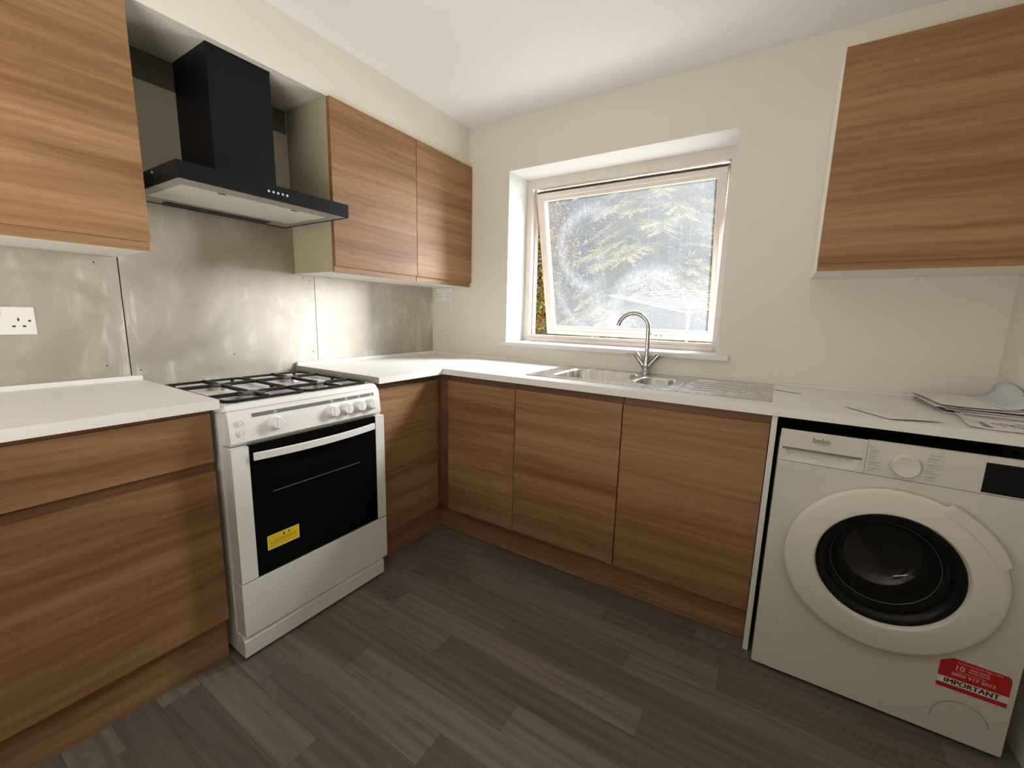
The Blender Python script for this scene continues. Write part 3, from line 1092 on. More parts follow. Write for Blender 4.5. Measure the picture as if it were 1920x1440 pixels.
for bx, by, br in BUR:
    bm = B()
    lathe(bm, (bx, by, HZ + 0.0002), (0, 0, 1), [(br * 1.25, 0), (br * 1.2, 0.003), (br * 0.95, 0.004), (br * 0.92, 0.013), (0, 0.013)], 30)
    bu = obj('burner', bm, M_burner, t)
    bm = B()
    lathe(bm, (bx, by, HZ + 0.0132), (0, 0, 1), [(br, 0), (br * 1.02, 0.002), (br * 0.97, 0.005), (br * 0.7, 0.006), (0, 0.006)], 30)
    obj('burner_cap', bm, M_cap, bu)
    bm = B()
    tube(bm, [(bx + br * 1.1, by - br * 0.5, HZ), (bx + br * 1.1, by - br * 0.5, HZ + 0.014)], 0.0035, 8)
    obj('igniter', bm, M_white2, bu)


def bar(bm, p0, p1, w=0.0065, h=0.010):
    p0, p1 = Vector(p0), Vector(p1)
    d = (p1 - p0).normalized()
    s = d.cross(Vector((0, 0, 1))).normalized() * (w / 2)
    u = Vector((0, 0, 1)) * h
    q = [bm.verts.new(p + k * s + o * u) for p in (p0, p1) for o in (0, 1) for k in (-1, 1)]
    for f in ((0, 2, 3, 1), (4, 5, 7, 6), (0, 1, 5, 4), (2, 6, 7, 3), (0, 4, 6, 2), (1, 3, 7, 5)):
        bm.faces.new([q[i] for i in f])


for (ya, yb, cy) in ((-1.600, -1.334, -1.470), (-1.330, -1.062, -1.195)):
    bm = B()
    xa, xb = 0.105, 0.588
    zf = CT - 0.003
    loop = [(x, y, zf + 0.003) for x, y in rrect(xa, xb, ya, yb, 0.022, 4)]
    for a, b in zip(loop, loop[1:] + loop[:1]):
        bar(bm, a, b, 0.0085, 0.009)
    gz = GZ - 0.011
    for cx, br in ((0.475, 0.047 if cy < -1.3 else 0.027), (0.240, 0.036)):
        ins = max(0.022, br * 0.62)
        bar(bm, (cx, ya, gz), (cx, cy - ins, gz), 0.0105, 0.012)
        bar(bm, (cx, yb, gz), (cx, cy + ins, gz), 0.0105, 0.012)
        if cx > 0.3:
            bar(bm, (xb, cy, gz), (cx + ins, cy, gz), 0.0105, 0.012)
        else:
            bar(bm, (xa, cy, gz), (cx - ins, cy, gz), 0.0105, 0.012)
    bar(bm, (0.240 + 0.026, cy, gz), (0.475 - 0.030, cy, gz), 0.0105, 0.012)
    for x, y in ((xa, ya + 0.03), (xa, yb - 0.03), (xb, ya + 0.03), (xb, yb - 0.03), (0.357, ya), (0.357, yb)):
        box(bm, x - 0.005, x + 0.005, y - 0.005, y + 0.005, HZ + 0.0015 if False else zf - 0.004, zf + 0.004)
    obj('pan_support', bm, M_cast, t, bevel=0.0018)

# ------------------------------------------------------------------ sink
t = thing('sink', 'stainless steel sink with one and a half bowls and ridged drainer', 'sink', ((SX0 + SX1) / 2, (SY0 + SY1) / 2, H))
SZ = H + 0.0028
bowls = [('bowl', (1.150, 1.498, -0.455, -0.125, 0.060), 0.155), ('half_bowl', (1.528, 1.686, -0.420, -0.190, 0.055), 0.115)]
bm = B()
outer = [bm.verts.new((x, y, SZ)) for x, y in rrect(SX0, SX1, SY0, SY1, 0.012, 4)]
loopsv = [outer]
for nm, (a, b, c, d_, r), dep in bowls:
    loopsv.append([bm.verts.new((x, y, SZ)) for x, y in rrect(a - 0.004, b + 0.004, c - 0.004, d_ + 0.004, r, 8)])
edges = []
for lp in loopsv:
    for a, b in zip(lp, lp[1:] + lp[:1]):
        edges.append(bm.edges.new((a, b)))
bmesh.ops.triangle_fill(bm, use_beauty=True, use_dissolve=False, edges=edges, normal=(0, 0, 1))
low = [bm.verts.new((x, y, H + 0.0004)) for x, y in rrect(SX0 - 0.002, SX1 + 0.002, SY0 - 0.002, SY1 + 0.002, 0.013, 4)]
bridge(bm, low, outer)
obj('deck', bm, M_sink, t)
for nm, (a, b, c, d_, r), dep in bowls:
    bm = B()
    lv = []
    for ins, z in ((-0.0038, 0.0), (0.0, -0.002), (0.003, -0.010), (0.010, -dep + 0.04), (0.022, -dep + 0.012), (0.045, -dep), (min(b - a, d_ - c) * 0.36, -dep - 0.003)):
        rr = max(r - ins * 0.3, 0.02)
        rr = min(rr, (b - a) / 2 - ins - 0.001, (d_ - c) / 2 - ins - 0.001)
        lv.append([bm.verts.new((x, y, SZ + z)) for x, y in rrect(a + ins, b - ins, c + ins, d_ - ins, rr, 8)])
    for p, q in zip(lv, lv[1:]):
        bridge(bm, p, q)
    bm.faces.new(lv[-1])
    bo = obj(nm, bm, M_sink, t, smooth=60)
    bm = B()
    lathe(bm, ((a + b) / 2, (c + d_) / 2, SZ - dep - 0.002), (0, 0, 1), [(0.036, 0), (0.036, 0.002), (0.028, 0.0025), (0.02, 0.001), (0, 0.001)], 24)
    obj('waste', bm, M_chrome, bo)
bm = B()
for k in range(5):
    y = -0.430 + k * 0.062
    tube(bm, [(1.745 + (0.02 if k in (0, 4) else 0), y, SZ - 0.0008), (1.985, y, SZ - 0.0008)], 0.0065, 10)
obj('drainer_ridge', bm, M_sink, t)
bm = B()
lp = rrect(1.722, 2.030, -0.475, -0.135, 0.03, 6)
pts = [(x, y, SZ - 0.0018) for x, y in lp]
tube(bm, pts + pts[:1], 0.0036, 8, cap=False)
obj('drainer_border', bm, M_sink, t)

# tap
t = thing('mixer_tap', 'chrome swan-neck mixer tap with two lever handles behind the sink bowls', 'tap', (1.500, -0.072, SZ))
TX, TY = 1.500, -0.072
bm = B()
lathe(bm, (TX, TY, SZ + 0.0002), (0, 0, 1), [(0.027, 0), (0.027, 0.006), (0.023, 0.010), (0.019, 0.016), (0.020, 0.030), (0.022, 0.040), (0.0, 0.040)], 28)
for s in (-1, 1):
    tube(bm, [(TX + s * 0.004, TY, SZ + 0.026), (TX + s * 0.018, TY, SZ + 0.046), (TX + s * 0.046, TY, SZ + 0.082)], [0.0145, 0.0135, 0.0125], 16)
tube(bm, [(TX, TY, SZ + 0.03), (TX, TY, SZ + 0.085)], [0.016, 0.0135], 16)
bo = obj('tap_body', bm, M_chrome, t, smooth=50)
bm = B()
pts = [(TX, TY, SZ + 0.085), (TX - 0.002, TY, SZ + 0.16), (TX - 0.003, TY, SZ + 0.225)]
R_ = 0.0735
for i in range(1, 19):
    a = PI * 0.90 * i / 18
    pts.append((TX - 0.003 - R_ + R_ * math.cos(a), TY - 0.020 * i / 18, SZ + 0.225 + R_ * math.sin(a)))
a = PI * 0.90
dx_, dz_ = -math.sin(a), math.cos(a)
lx, ly, lz = pts[-1]
pts.append((lx + dx_ * 0.012, ly, lz + dz_ * 0.012))
tube(bm, pts, 0.0108, 18)
obj('spout', bm, M_chrome, t, smooth=50)
for s in (-1, 1):
    bm = B()
    tube(bm, [(TX + s * 0.0455, TY, SZ + 0.081), (TX + s * 0.058, TY, SZ + 0.0975)], [0.0145, 0.0135], 18)
    kn = obj('valve_head', bm, M_chrome, t, smooth=50)
    bm = B()
    tube(bm, [(TX + s * 0.048, TY, SZ + 0.092), (TX + s * 0.058, TY - 0.001, SZ + 0.0965), (TX + s * 0.108, TY - 0.004, SZ + 0.094)], [0.006, 0.0055, 0.0032], 12)
    obj('lever', bm, M_chrome, kn, smooth=50)

# ------------------------------------------------------------------ washing machine
WA, WB, WY, WT = 2.0895, 2.6915, -0.6590, 0.8535
t = thing('washing_machine', 'white front-loading washing machine with round black door glass under the worktop', 'washing machine', ((WA + WB) / 2, -0.37, 0.0))
bm = B()
grid_solid(bm, [WA, 2.2300, 2.5410, WB], [0.016, 0.330, 0.640, 0.806], {(1, 1)}, WY + 0.012, WY + 0.130, lambda u, v, w: (u, w, v))
box(bm, WA, WB, WY + 0.1302, -0.10, 0.016, 0.806)
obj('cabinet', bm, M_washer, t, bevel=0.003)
for x in (WA + 0.05, WB - 0.05):
    for y in (WY + 0.06, -0.16):
        bm = B()
        lathe(bm, (x, y, 0.0), (0, 0, 1), [(0.018, 0), (0.018, 0.010), (0.010, 0.0155)], 14)
        obj('foot', bm, M_rubber, t)
bm = B()
lo, li = [], []
for y in (WY, WY + 0.0115):
    lo.append([bm.verts.new((x, y, z)) for x, z in rrect(WA, WB, 0.014, 0.7500, 0.004, 2)])
    li.append([bm.verts.new((2.3855 + 0.150 * math.cos(2 * PI * i / 48), y, 0.485 + 0.150 * math.sin(2 * PI * i / 48))) for i in range(48)])
for y in (0, 1):
    es = [bm.edges.new((a, b)) for lp in (lo[y], li[y]) for a, b in zip(lp, lp[1:] + lp[:1])]
    bmesh.ops.triangle_fill(bm, use_beauty=True, use_dissolve=False, edges=es, normal=(0, -1, 0))
bridge(bm, lo[0], lo[1])
bridge(bm, li[0], li[1])
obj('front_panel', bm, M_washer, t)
bxo('gap_shade_sheet', M_dark, t, (WA + 0.002, WB - 0.002, WY + 0.0125, -0.102, 0.8065, 0.8240), label='dark sheet standing for the shaded gap under the worktop')  # dark sheet put in as the shade of the gap above the machine
# fascia with the drawer on the left
fa = bxo('control_fascia', M_washer, t, (2.3050, WB, WY, WY + 0.0115, 0.7515, WT), bevel=0.003)
# detergent drawer with a scooped grip
bm = B()
nx_, nz_ = 24, 12
xa, xb, za, zb = WA, 2.3040, 0.7515, WT
xs = [xa + (xb - xa) * i / nx_ for i in range(nx_ + 1)]
zs = [za, 0.7525] + [0.7525 + (0.791 - 0.7525) * i / 10 for i in range(1, 11)] + [0.7912, 0.81, WT - 0.002, WT]


def scoop(x, z):
    ca, cb = 2.102, 2.286
    if z > 0.7911 or z < 0.7526 or x < ca or x > cb:
        return 0.0
    s = min((x - ca), (cb - x)) / 0.035
    s = min(1.0, max(0.0, s))
    s = s * s * (3 - 2 * s)
    q = (z - 0.7526) / (0.791 - 0.7526)
    return 0.034 * s * q ** 1.1


gv = [[bm.verts.new((x, WY + scoop(x, z), z)) for x in xs] for z in zs]
for j in range(len(zs) - 1):
    for i in range(nx_):
        bm.faces.new((gv[j][i], gv[j][i + 1], gv[j + 1][i + 1], gv[j + 1][i]))
dw = obj('detergent_drawer', bm, M_washer, t, smooth=30)
bxo('grip_strip', plain('grip_brown_grey', (0.20, 0.165, 0.14), 0.5), dw, (2.0975, 2.2960, WY - 0.0012, WY + 0.004, 0.7895, 0.7960), bevel=0.0008)
text_obj('logo', 'beko', 0.0235, M_grey, dw, (2.1955, WY - 0.0006, 0.8285), (1, 0, 0), (0, 0, 1), bold=0.0003, sx=0.95)
bxo('logo_underline', M_grey, dw, (2.179, 2.2085, WY - 0.0008, WY - 0.0002, 0.8165, 0.8178))
# programme dial and legend
bm = B()
lathe(bm, (2.3910, WY, 0.7945), (0, -1, 0), [(0.0330, 0), (0.0330, 0.003), (0.0315, 0.016), (0.0290, 0.0195), (0.0265, 0.0185), (0, 0.0175)], 36)
obj('programme_dial', bm, M_washer_door, t)
bm = B()
for side in (-1, 1):
    for k in range(9):
        z = 0.8335 - k * 0.0088
        w = rnd.uniform(0.013, 0.032)
        if side < 0:
            x0 = 2.311
            box(bm, x0, x0 + w, WY - 0.0005, WY, z - 0.0012, z + 0.0012)
            if k % 2:
                box(bm, x0 + 0.003, x0 + w * 0.7, WY - 0.0005, WY, z - 0.0045, z - 0.0025)
        else:
            x0 = 2.436
            box(bm, x0, x0 + w, WY - 0.0005, WY, z - 0.0012, z + 0.0012)
            if k % 2:
                box(bm, x0, x0 + w * 0.7, WY - 0.0005, WY, z - 0.0045, z - 0.0025)
o = obj('programme_legend', bm, M_lightink, fa)
o['kind'] = 'stuff'
bxo('display', M_display, t, (2.5460, 2.6760, WY - 0.0012, WY + 0.001, 0.7555, 0.8370), bevel=0.0006, seg=1, label='black display panel')
# door
DC = Vector((2.3855, WY, 0.4850))
bm = B()
lathe(bm, DC, (0, -1, 0), [(0.238, 0.0005), (0.246, 0.008), (0.2485, 0.018), (0.2478, 0.026), (0.243, 0.0305), (0.236, 0.0315), (0.230, 0.0325), (0.180, 0.0440), (0.173, 0.0435), (0.169, 0.0390), (0.1665, 0.0300), (0.1665, 0.004)], 96, cap=False)
for v in bm.verts:
    rr_ = math.hypot(v.co.x - DC.x, v.co.z - DC.z)
    v.co.z -= 0.009 * min(1.0, max(0.0, (rr_ - 0.172) / 0.06))
dd = obj('door_ring', bm, M_washer_door, t, smooth=40, label='white door ring')
bm = B()
lathe(bm, DC, (0, -1, 0), [(0.1662, 0.010), (0.1662, 0.0315), (0.160, 0.0325), (0.146, 0.026), (0.138, 0.014), (0.138, 0.006)], 72, cap=False)
obj('door_seal', bm, plain('door_black_rim', (0.005, 0.005, 0.006), 0.3, spec=0.25), dd, smooth=40)
tgl = NT('door_bowl_glass')
tgl.bsdf((0.012, 0.012, 0.010), 0.09, spec=0.5)
bm = B()
lathe(bm, DC, (0, -1, 0), [(0.1382, 0.010), (0.130, -0.004), (0.122, -0.030), (0.112, -0.060), (0.100, -0.082), (0.070, -0.092), (0, -0.095)], 64, cap=False)
obj('door_glass', bm, tgl.m, dd, smooth=60, label='black concave glass')
bm = B()
lathe(bm, DC, (0, -1, 0), [(0.1255, -0.012), (0.1268, -0.0105), (0.1280, -0.012)], 64, cap=False)
obj('glass_rim', bm, plain('glass_rim_glint', (0.10, 0.10, 0.10), 0.25), dd, smooth=60)
# handle lug on the upper right of the ring
bm = B()
prev = None
a0, a1 = math.radians(22), math.radians(66)
n = 22
for i in range(n + 1):
    s = i / n
    a = a1 + (a0 - a1) * s
    e = min(1.0, min(s, 1 - s) / 0.06)
    ext = 0.013 * (e * (2 - e))
    ca, sa = math.cos(a), math.sin(a)
    q = []
    for r, dpt in ((0.238, 0.010), (0.2465 + ext, 0.012), (0.2480 + ext, 0.022), (0.2440 + ext, 0.0335), (0.228, 0.0350)):
        q.append(bm.verts.new(DC + Vector((r * ca, -dpt, r * sa - 0.009))))
    if prev:
        for k in range(4):
            bm.faces.new((prev[k], prev[k + 1], q[k + 1], q[k]))
        bm.faces.new((prev[4], prev[0], q[0], q[4]))
    else:
        bm.faces.new(q)
    prev = q
bm.faces.new(prev[::-1])
obj('door_handle', bm, M_washer_door, dd, smooth=45)
# filter flap
bm = B()
arcp = []
for i in range(15):
    a = math.radians(12 + 176 * i / 14)
    arcp.append((2.6000 + 0.0595 * math.cos(a), WY - 0.0002, 0.0720 + 0.0620 * math.sin(a)))
tube(bm, arcp, 0.0008, 6)
obj('filter_flap_seam', bm, M_grey, t)
# red guarantee sticker
bm = B()
SY_ = WY - 0.0006
poly = [(2.540, 0.166), (2.680, 0.166), (2.680, 0.2515), (2.673, 0.2570), (2.562, 0.2640), (2.5400, 0.2450)]
poly = [(2.540, 0.166), (2.680, 0.166), (2.680, 0.2490), (2.673, 0.2590), (2.565, 0.2630), (2.5400, 0.2455)]
a = [bm.verts.new((x, WY - 0.0001, z)) for x, z in poly]
b = [bm.verts.new((x, SY_, z)) for x, z in poly]
bridge(bm, a, b)
bm.faces.new(b)
bm.faces.new(a[::-1])
stk = obj('sticker', bm, M_red, t, label='red guarantee sticker reading IMPORTANT')
bxo('pale_band', M_pale, stk, (2.540, 2.680, SY_ - 0.0003, SY_, 0.1795, 0.2000))
R3, U3 = (1, 0, 0), (0, 0, 1)
text_obj('lettering', 'IMPORTANT', 0.0205, M_ink, stk, (2.6085, SY_ - 0.0005, 0.1896), R3, U3, sx=0.92, extrude=0.0002, spacing=1.05)
text_obj('lettering', 'IMPORTANT', 0.0205, M_ink, stk, (2.6092, SY_ - 0.00052, 0.1896), R3, U3, sx=0.92, extrude=0.0002, spacing=1.05)
text_obj('lettering', 'IMPORTANT', 0.0205, M_ink, stk, (2.6078, SY_ - 0.00051, 0.1896), R3, U3, sx=0.92, extrude=0.0002, spacing=1.05)
text_obj('lettering', '10', 0.0215, M_pink, stk, (2.5800, SY_ - 0.0003, 0.2368), R3, U3, bold=0.0006, extrude=0.0002)
text_obj('lettering', '0800 917 2012', 0.0125, M_pink, stk, (2.6100, SY_ - 0.0003, 0.2155), R3, U3, bold=0.0004, sx=1.15, extrude=0.0002)
text_obj('lettering', 'ACTIVATE YOUR FREE PARTS', 0.0070, M_pink, stk, (2.6180, SY_ - 0.0003, 0.2530), R3, U3, sx=0.95, extrude=0.0002)
text_obj('lettering', 'YEAR PARTS', 0.0072, M_pink, stk, (2.6180, SY_ - 0.0003, 0.2430), R3, U3, bold=0.0002, extrude=0.0002)
text_obj('lettering', 'GUARANTEE', 0.0072, M_pink, stk, (2.6180, SY_ - 0.0003, 0.2350), R3, U3, bold=0.0002, extrude=0.0002)
text_obj('lettering', 'CALL FREE TODAY ON', 0.0055, M_pink, stk, (2.6050, SY_ - 0.0003, 0.2255), R3, U3, extrude=0.0002)


# ------------------------------------------------------------------ papers on the worktop
def printed(name, base, ink, sc=(1, 1, 1), amount=0.5):
    t = NT(name)
    c = t.coord()
    wv = t.n('ShaderNodeTexWave', wave_type='BANDS', bands_direction='Y')
    t.l(t.mapping(c, sc), wv.inputs['Vector'])
    wv.inputs['Scale'].default_value = 28.0
    wv.inputs['Distortion'].default_value = 0.0
    gap = t.noise(t.mapping(c, (60, 60, 1)), 1.0, 2)
    m = t.math('MULTIPLY', t.ramp(wv.outputs['Fac'], [(0.62, (0, 0, 0)), (0.70, (1, 1, 1))]), t.ramp(gap, [(0.40, (0, 0, 0)), (0.46, (1, 1, 1))]))
    blk = t.noise(t.mapping(c, (9, 9, 1)), 1.0, 1)
    m = t.math('MULTIPLY', m, t.ramp(blk, [(0.48, (0, 0, 0)), (0.52, (1, 1, 1))]))
    t.bsdf(t.mix(t.math('MULTIPLY', m, amount), base, ink), 0.65, spec=0.3)
    return t.m


def sheet(name, label, corners, zf, mat, group, nu=14, nv=14, thick=0.0006, cat='paper'):
    """corners A B C D (x, y); zf(s, t) gives the underside height above the worktop"""
    A, Bc, C, D = [Vector((*c, 0)) for c in corners]
    bm = B()
    top, bot = [], []
    for j in range(nv + 1):
        ra, rb = [], []
        for i in range(nu + 1):
            s, q = i / nu, j / nv
            p = (A * (1 - s) + Bc * s) * (1 - q) + (D * (1 - s) + C * s) * q
            z = H + 0.0006 + zf(s, q)
            rb.append(bm.verts.new((p.x, p.y, z)))
            ra.append(bm.verts.new((p.x, p.y, z + thick)))
        top.append(ra)
        bot.append(rb)
    for j in range(nv):
        for i in range(nu):
            bm.faces.new((top[j][i], top[j][i + 1], top[j + 1][i + 1], top[j + 1][i]))
            bm.faces.new((bot[j][i], bot[j + 1][i], bot[j + 1][i + 1], bot[j][i + 1]))
    rim_t = top[0] + [r[-1] for r in top[1:]] + top[-1][-2::-1] + [r[0] for r in top[-2:0:-1]]
    rim_b = bot[0] + [r[-1] for r in bot[1:]] + bot[-1][-2::-1] + [r[0] for r in bot[-2:0:-1]]
    bridge(bm, rim_b, rim_t)
    o = obj(name, bm, mat, None, origin=(A.x, A.y, H), smooth=60)
    return tag(o, label, cat, group)


GP = 'papers on the worktop above the washing machine'
M_print1 = printed('printed_leaflet', (0.80, 0.775, 0.79), (0.45, 0.42, 0.46), (0.8, 0.8, 1), 0.5)
M_print2 = printed('printed_letter', (0.82, 0.79, 0.76), (0.30, 0.28, 0.30), (1.2, 1.2, 1), 0.7)
sheet('leaflet', 'thin printed leaflet lying alone at the worktop front edge', [(2.259, -0.449), (2.352, -0.605), (2.478, -0.558), (2.385, -0.402)],
      lambda s, q: 0.0025 + 0.0015 * math.sin(3 * q), M_print1, GP, cat='leaflet', thick=0.0012)
let = sheet('letter', 'printed letter with a curled corner in front of the paper pile', [(2.522, -0.580), (2.734, -0.592), (2.734, -0.402), (2.540, -0.388)],
      lambda s, q: 0.0012 + 0.014 * max(0.0, 1 - s / 0.22) ** 2 * (0.4 + 0.6 * q), M_print2, GP, cat='letter')
bm = B()
for k, (x, y, L_) in enumerate(((2.598, -0.500, 0.05), (2.616, -0.495, 0.06), (2.634, -0.500, 0.05), (2.655, -0.492, 0.085), (2.690, -0.500, 0.05))):
    pts = [(x + 0.012 * math.sin(PI * i / 6) * (1 if k % 2 else 0.7) + 0.010 * i / 6, y + L_ * (0.5 - i / 6), H + 0.0030) for i in range(7)]
    tube(bm, pts, 0.0009 if k != 3 else 0.0014, 5)
for k in range(6):
    box(bm, 2.560 + 0.0035 * k, 2.5618 + 0.0035 * k, -0.555, -0.470, H + 0.0022, H + 0.0031)
obj('handwriting', bm, M_grey, let)
# the pile at the back, sheet on sheet
sheet('envelope', 'lowest grey envelope of the paper pile in the corner', [(2.525, -0.375), (2.733, -0.392), (2.733, -0.040), (2.515, -0.050)],
      lambda s, q: 0.0005, M_paper_dark, GP, cat='envelope', thick=0.0060)
sheet('envelope', 'white envelope second from the bottom of the paper pile', [(2.560, -0.372), (2.734, -0.385), (2.734, -0.100), (2.555, -0.080)],
      lambda s, q: 0.0072, M_paper, GP, cat='envelope', thick=0.0030)
sheet('envelope', 'grey folded letter in the middle of the paper pile', [(2.530, -0.366), (2.733, -0.378), (2.733, -0.060), (2.520, -0.055)],
      lambda s, q: 0.0108 + 0.002 * (1 - s), M_paper_dark, GP, cat='envelope', thick=0.0040)
sheet('envelope', 'white letter directly beneath the opened envelope on the pile', [(2.505, -0.350), (2.720, -0.362), (2.722, -0.090), (2.500, -0.045)],
      lambda s, q: 0.0180 + 0.003 * s, M_paper, GP, cat='envelope', thick=0.0022)
top_z = lambda s, q: 0.0262 + 0.004 * max(0.0, 1 - s / 0.3) * (1 if q < 0.6 else 0.6)
env = sheet('opened_envelope', 'opened white envelope with blue-grey lining curling up on top of the pile', [(2.512, -0.372), (2.700, -0.345), (2.712, -0.075), (2.500, -0.040)],
            top_z, M_paper_warm, GP, cat='envelope', thick=0.0010)
bm = B()
rows = [(-0.335, 0.0275, 2.668, 2.704, 0.013), (-0.280, 0.0275, 2.664, 2.722, 0.030), (-0.210, 0.0275, 2.660, 2.730, 0.048), (-0.140, 0.0275, 2.656, 2.734, 0.062), (-0.085, 0.0275, 2.652, 2.730, 0.064), (-0.055, 0.0275, 2.668, 2.715, 0.050)]
prev = None
for y, z0, xa, xb, hh in rows:
    q = []
    for k in range(8):
        s = k / 7
        q.append(bm.verts.new((xa + (xb - xa) * math.sin(s * PI / 2), y - 0.01 * s, H + 0.0012 + z0 + hh * (1 - math.cos(s * PI / 2)))))
    if prev:
        for k in range(7):
            bm.faces.new((prev[k], prev[k + 1], q[k + 1], q[k]))
    prev = q
fl_ = obj('envelope_flap', bm, M_paper_blue, env, smooth=60, label='blue-grey lined flap standing up')
sm = fl_.modifiers.new('thickness', 'SOLIDIFY')
sm.thickness = 0.0008
sm.offset = 0
bm = B()
tube(bm, [(2.062, -0.200, H + 0.0012), (2.085, -0.212, H + 0.0014), (2.115, -0.235, H + 0.0012), (2.150, -0.250, H + 0.0012)], 0.0009, 6)
o = obj('thread', bm, M_ink, None, origin=(2.10, -0.22, H))
tag(o, 'short dark thread lying on the worktop beside the drainer', 'thread')

# ------------------------------------------------------------------ garden
def leafmat(name, stops, trans=0.35):
    t = NT(name)
    g = t.n('ShaderNodeNewGeometry')
    col = t.ramp(g.outputs['Random Per Island'], stops)
    d = t.n('ShaderNodeBsdfDiffuse')
    tl = t.n('ShaderNodeBsdfTranslucent')
    t.l(col, d.inputs['Color'])
    t.l(col, tl.inputs['Color'])
    mx = t.n('ShaderNodeMixShader')
    mx.inputs[0].default_value = trans
    t.l(d.outputs[0], mx.inputs[1])
    t.l(tl.outputs[0], mx.inputs[2])
    t.l(mx.outputs[0], t.out.inputs['Surface'])
    return t.m


M_conifer = leafmat('conifer_sprays', [(0.0, (0.24, 0.25, 0.09)), (0.4, (0.55, 0.54, 0.20)), (0.75, (0.78, 0.73, 0.32)), (1.0, (0.66, 0.44, 0.26))])
M_conifer_dark = leafmat('dark_conifer_sprays', [(0.0, (0.10, 0.11, 0.07)), (0.5, (0.22, 0.22, 0.13)), (0.8, (0.42, 0.34, 0.22)), (1.0, (0.62, 0.55, 0.42))])
M_autumn = leafmat('autumn_leaves', [(0.0, (0.10, 0.12, 0.03)), (0.35, (0.42, 0.40, 0.08)), (0.65, (0.55, 0.24, 0.07)), (1.0, (0.22, 0.07, 0.04))])
M_bark = paint('bark', (0.13, 0.09, 0.065), 0.9, 0.3, 14)


def grass_mat():
    t = NT('pale_dry_lawn')
    c = t.coord()
    n1 = t.noise(c, 1.2, 5)
    n2 = t.noise(t.mapping(c, (1, 0.4, 1)), 40, 3)
    f = t.math('ADD', t.math('MULTIPLY', n1, 0.6), t.math('MULTIPLY', n2, 0.4))
    t.bsdf(t.ramp(f, [(0.35, (0.09, 0.09, 0.035)), (0.52, (0.20, 0.185, 0.09)), (0.68, (0.31, 0.28, 0.18))]), 0.9, spec=0.1, bump=n2, bump_s=0.4, bump_d=0.02)
    return t.m


def ground_z(y):
    if y < 1.2:
        return -0.15
    if y < 6.5:
        s = (y - 1.2) / 5.3
        return -0.15 + 1.12 * s * s * (3 - 2 * s)
    return 0.97 + (y - 6.5) * 0.010


bm = B()
ysl = [0.31, 0.8, 1.2] + [1.2 + 0.53 * i for i in range(1, 11)] + [8, 11, 16, 24]
xsl = [-16, -8, -4, -2, 0, 2, 4, 8, 16]
gv = [[bm.verts.new((x, y, ground_z(y) + (rnd.uniform(-0.03, 0.03) if y > 2 else 0))) for x in xsl] for y in ysl]
for j in range(len(ysl) - 1):
    for i in range(len(xsl) - 1):
        bm.faces.new((gv[j][i], gv[j][i + 1], gv[j + 1][i + 1], gv[j + 1][i]))
g = obj('ground', bm, grass_mat())
tag(g, 'pale sunlit sloping garden lawn outside the window', 'lawn', kind='structure')


def mesh_obj(name, verts, faces, mat, parent):
    me = bpy.data.meshes.new(name)
    me.from_pydata(verts, [], faces)
    me.materials.append(mat)
    o = bpy.data.objects.new(name, me)
    o.parent = parent
    return link(o)


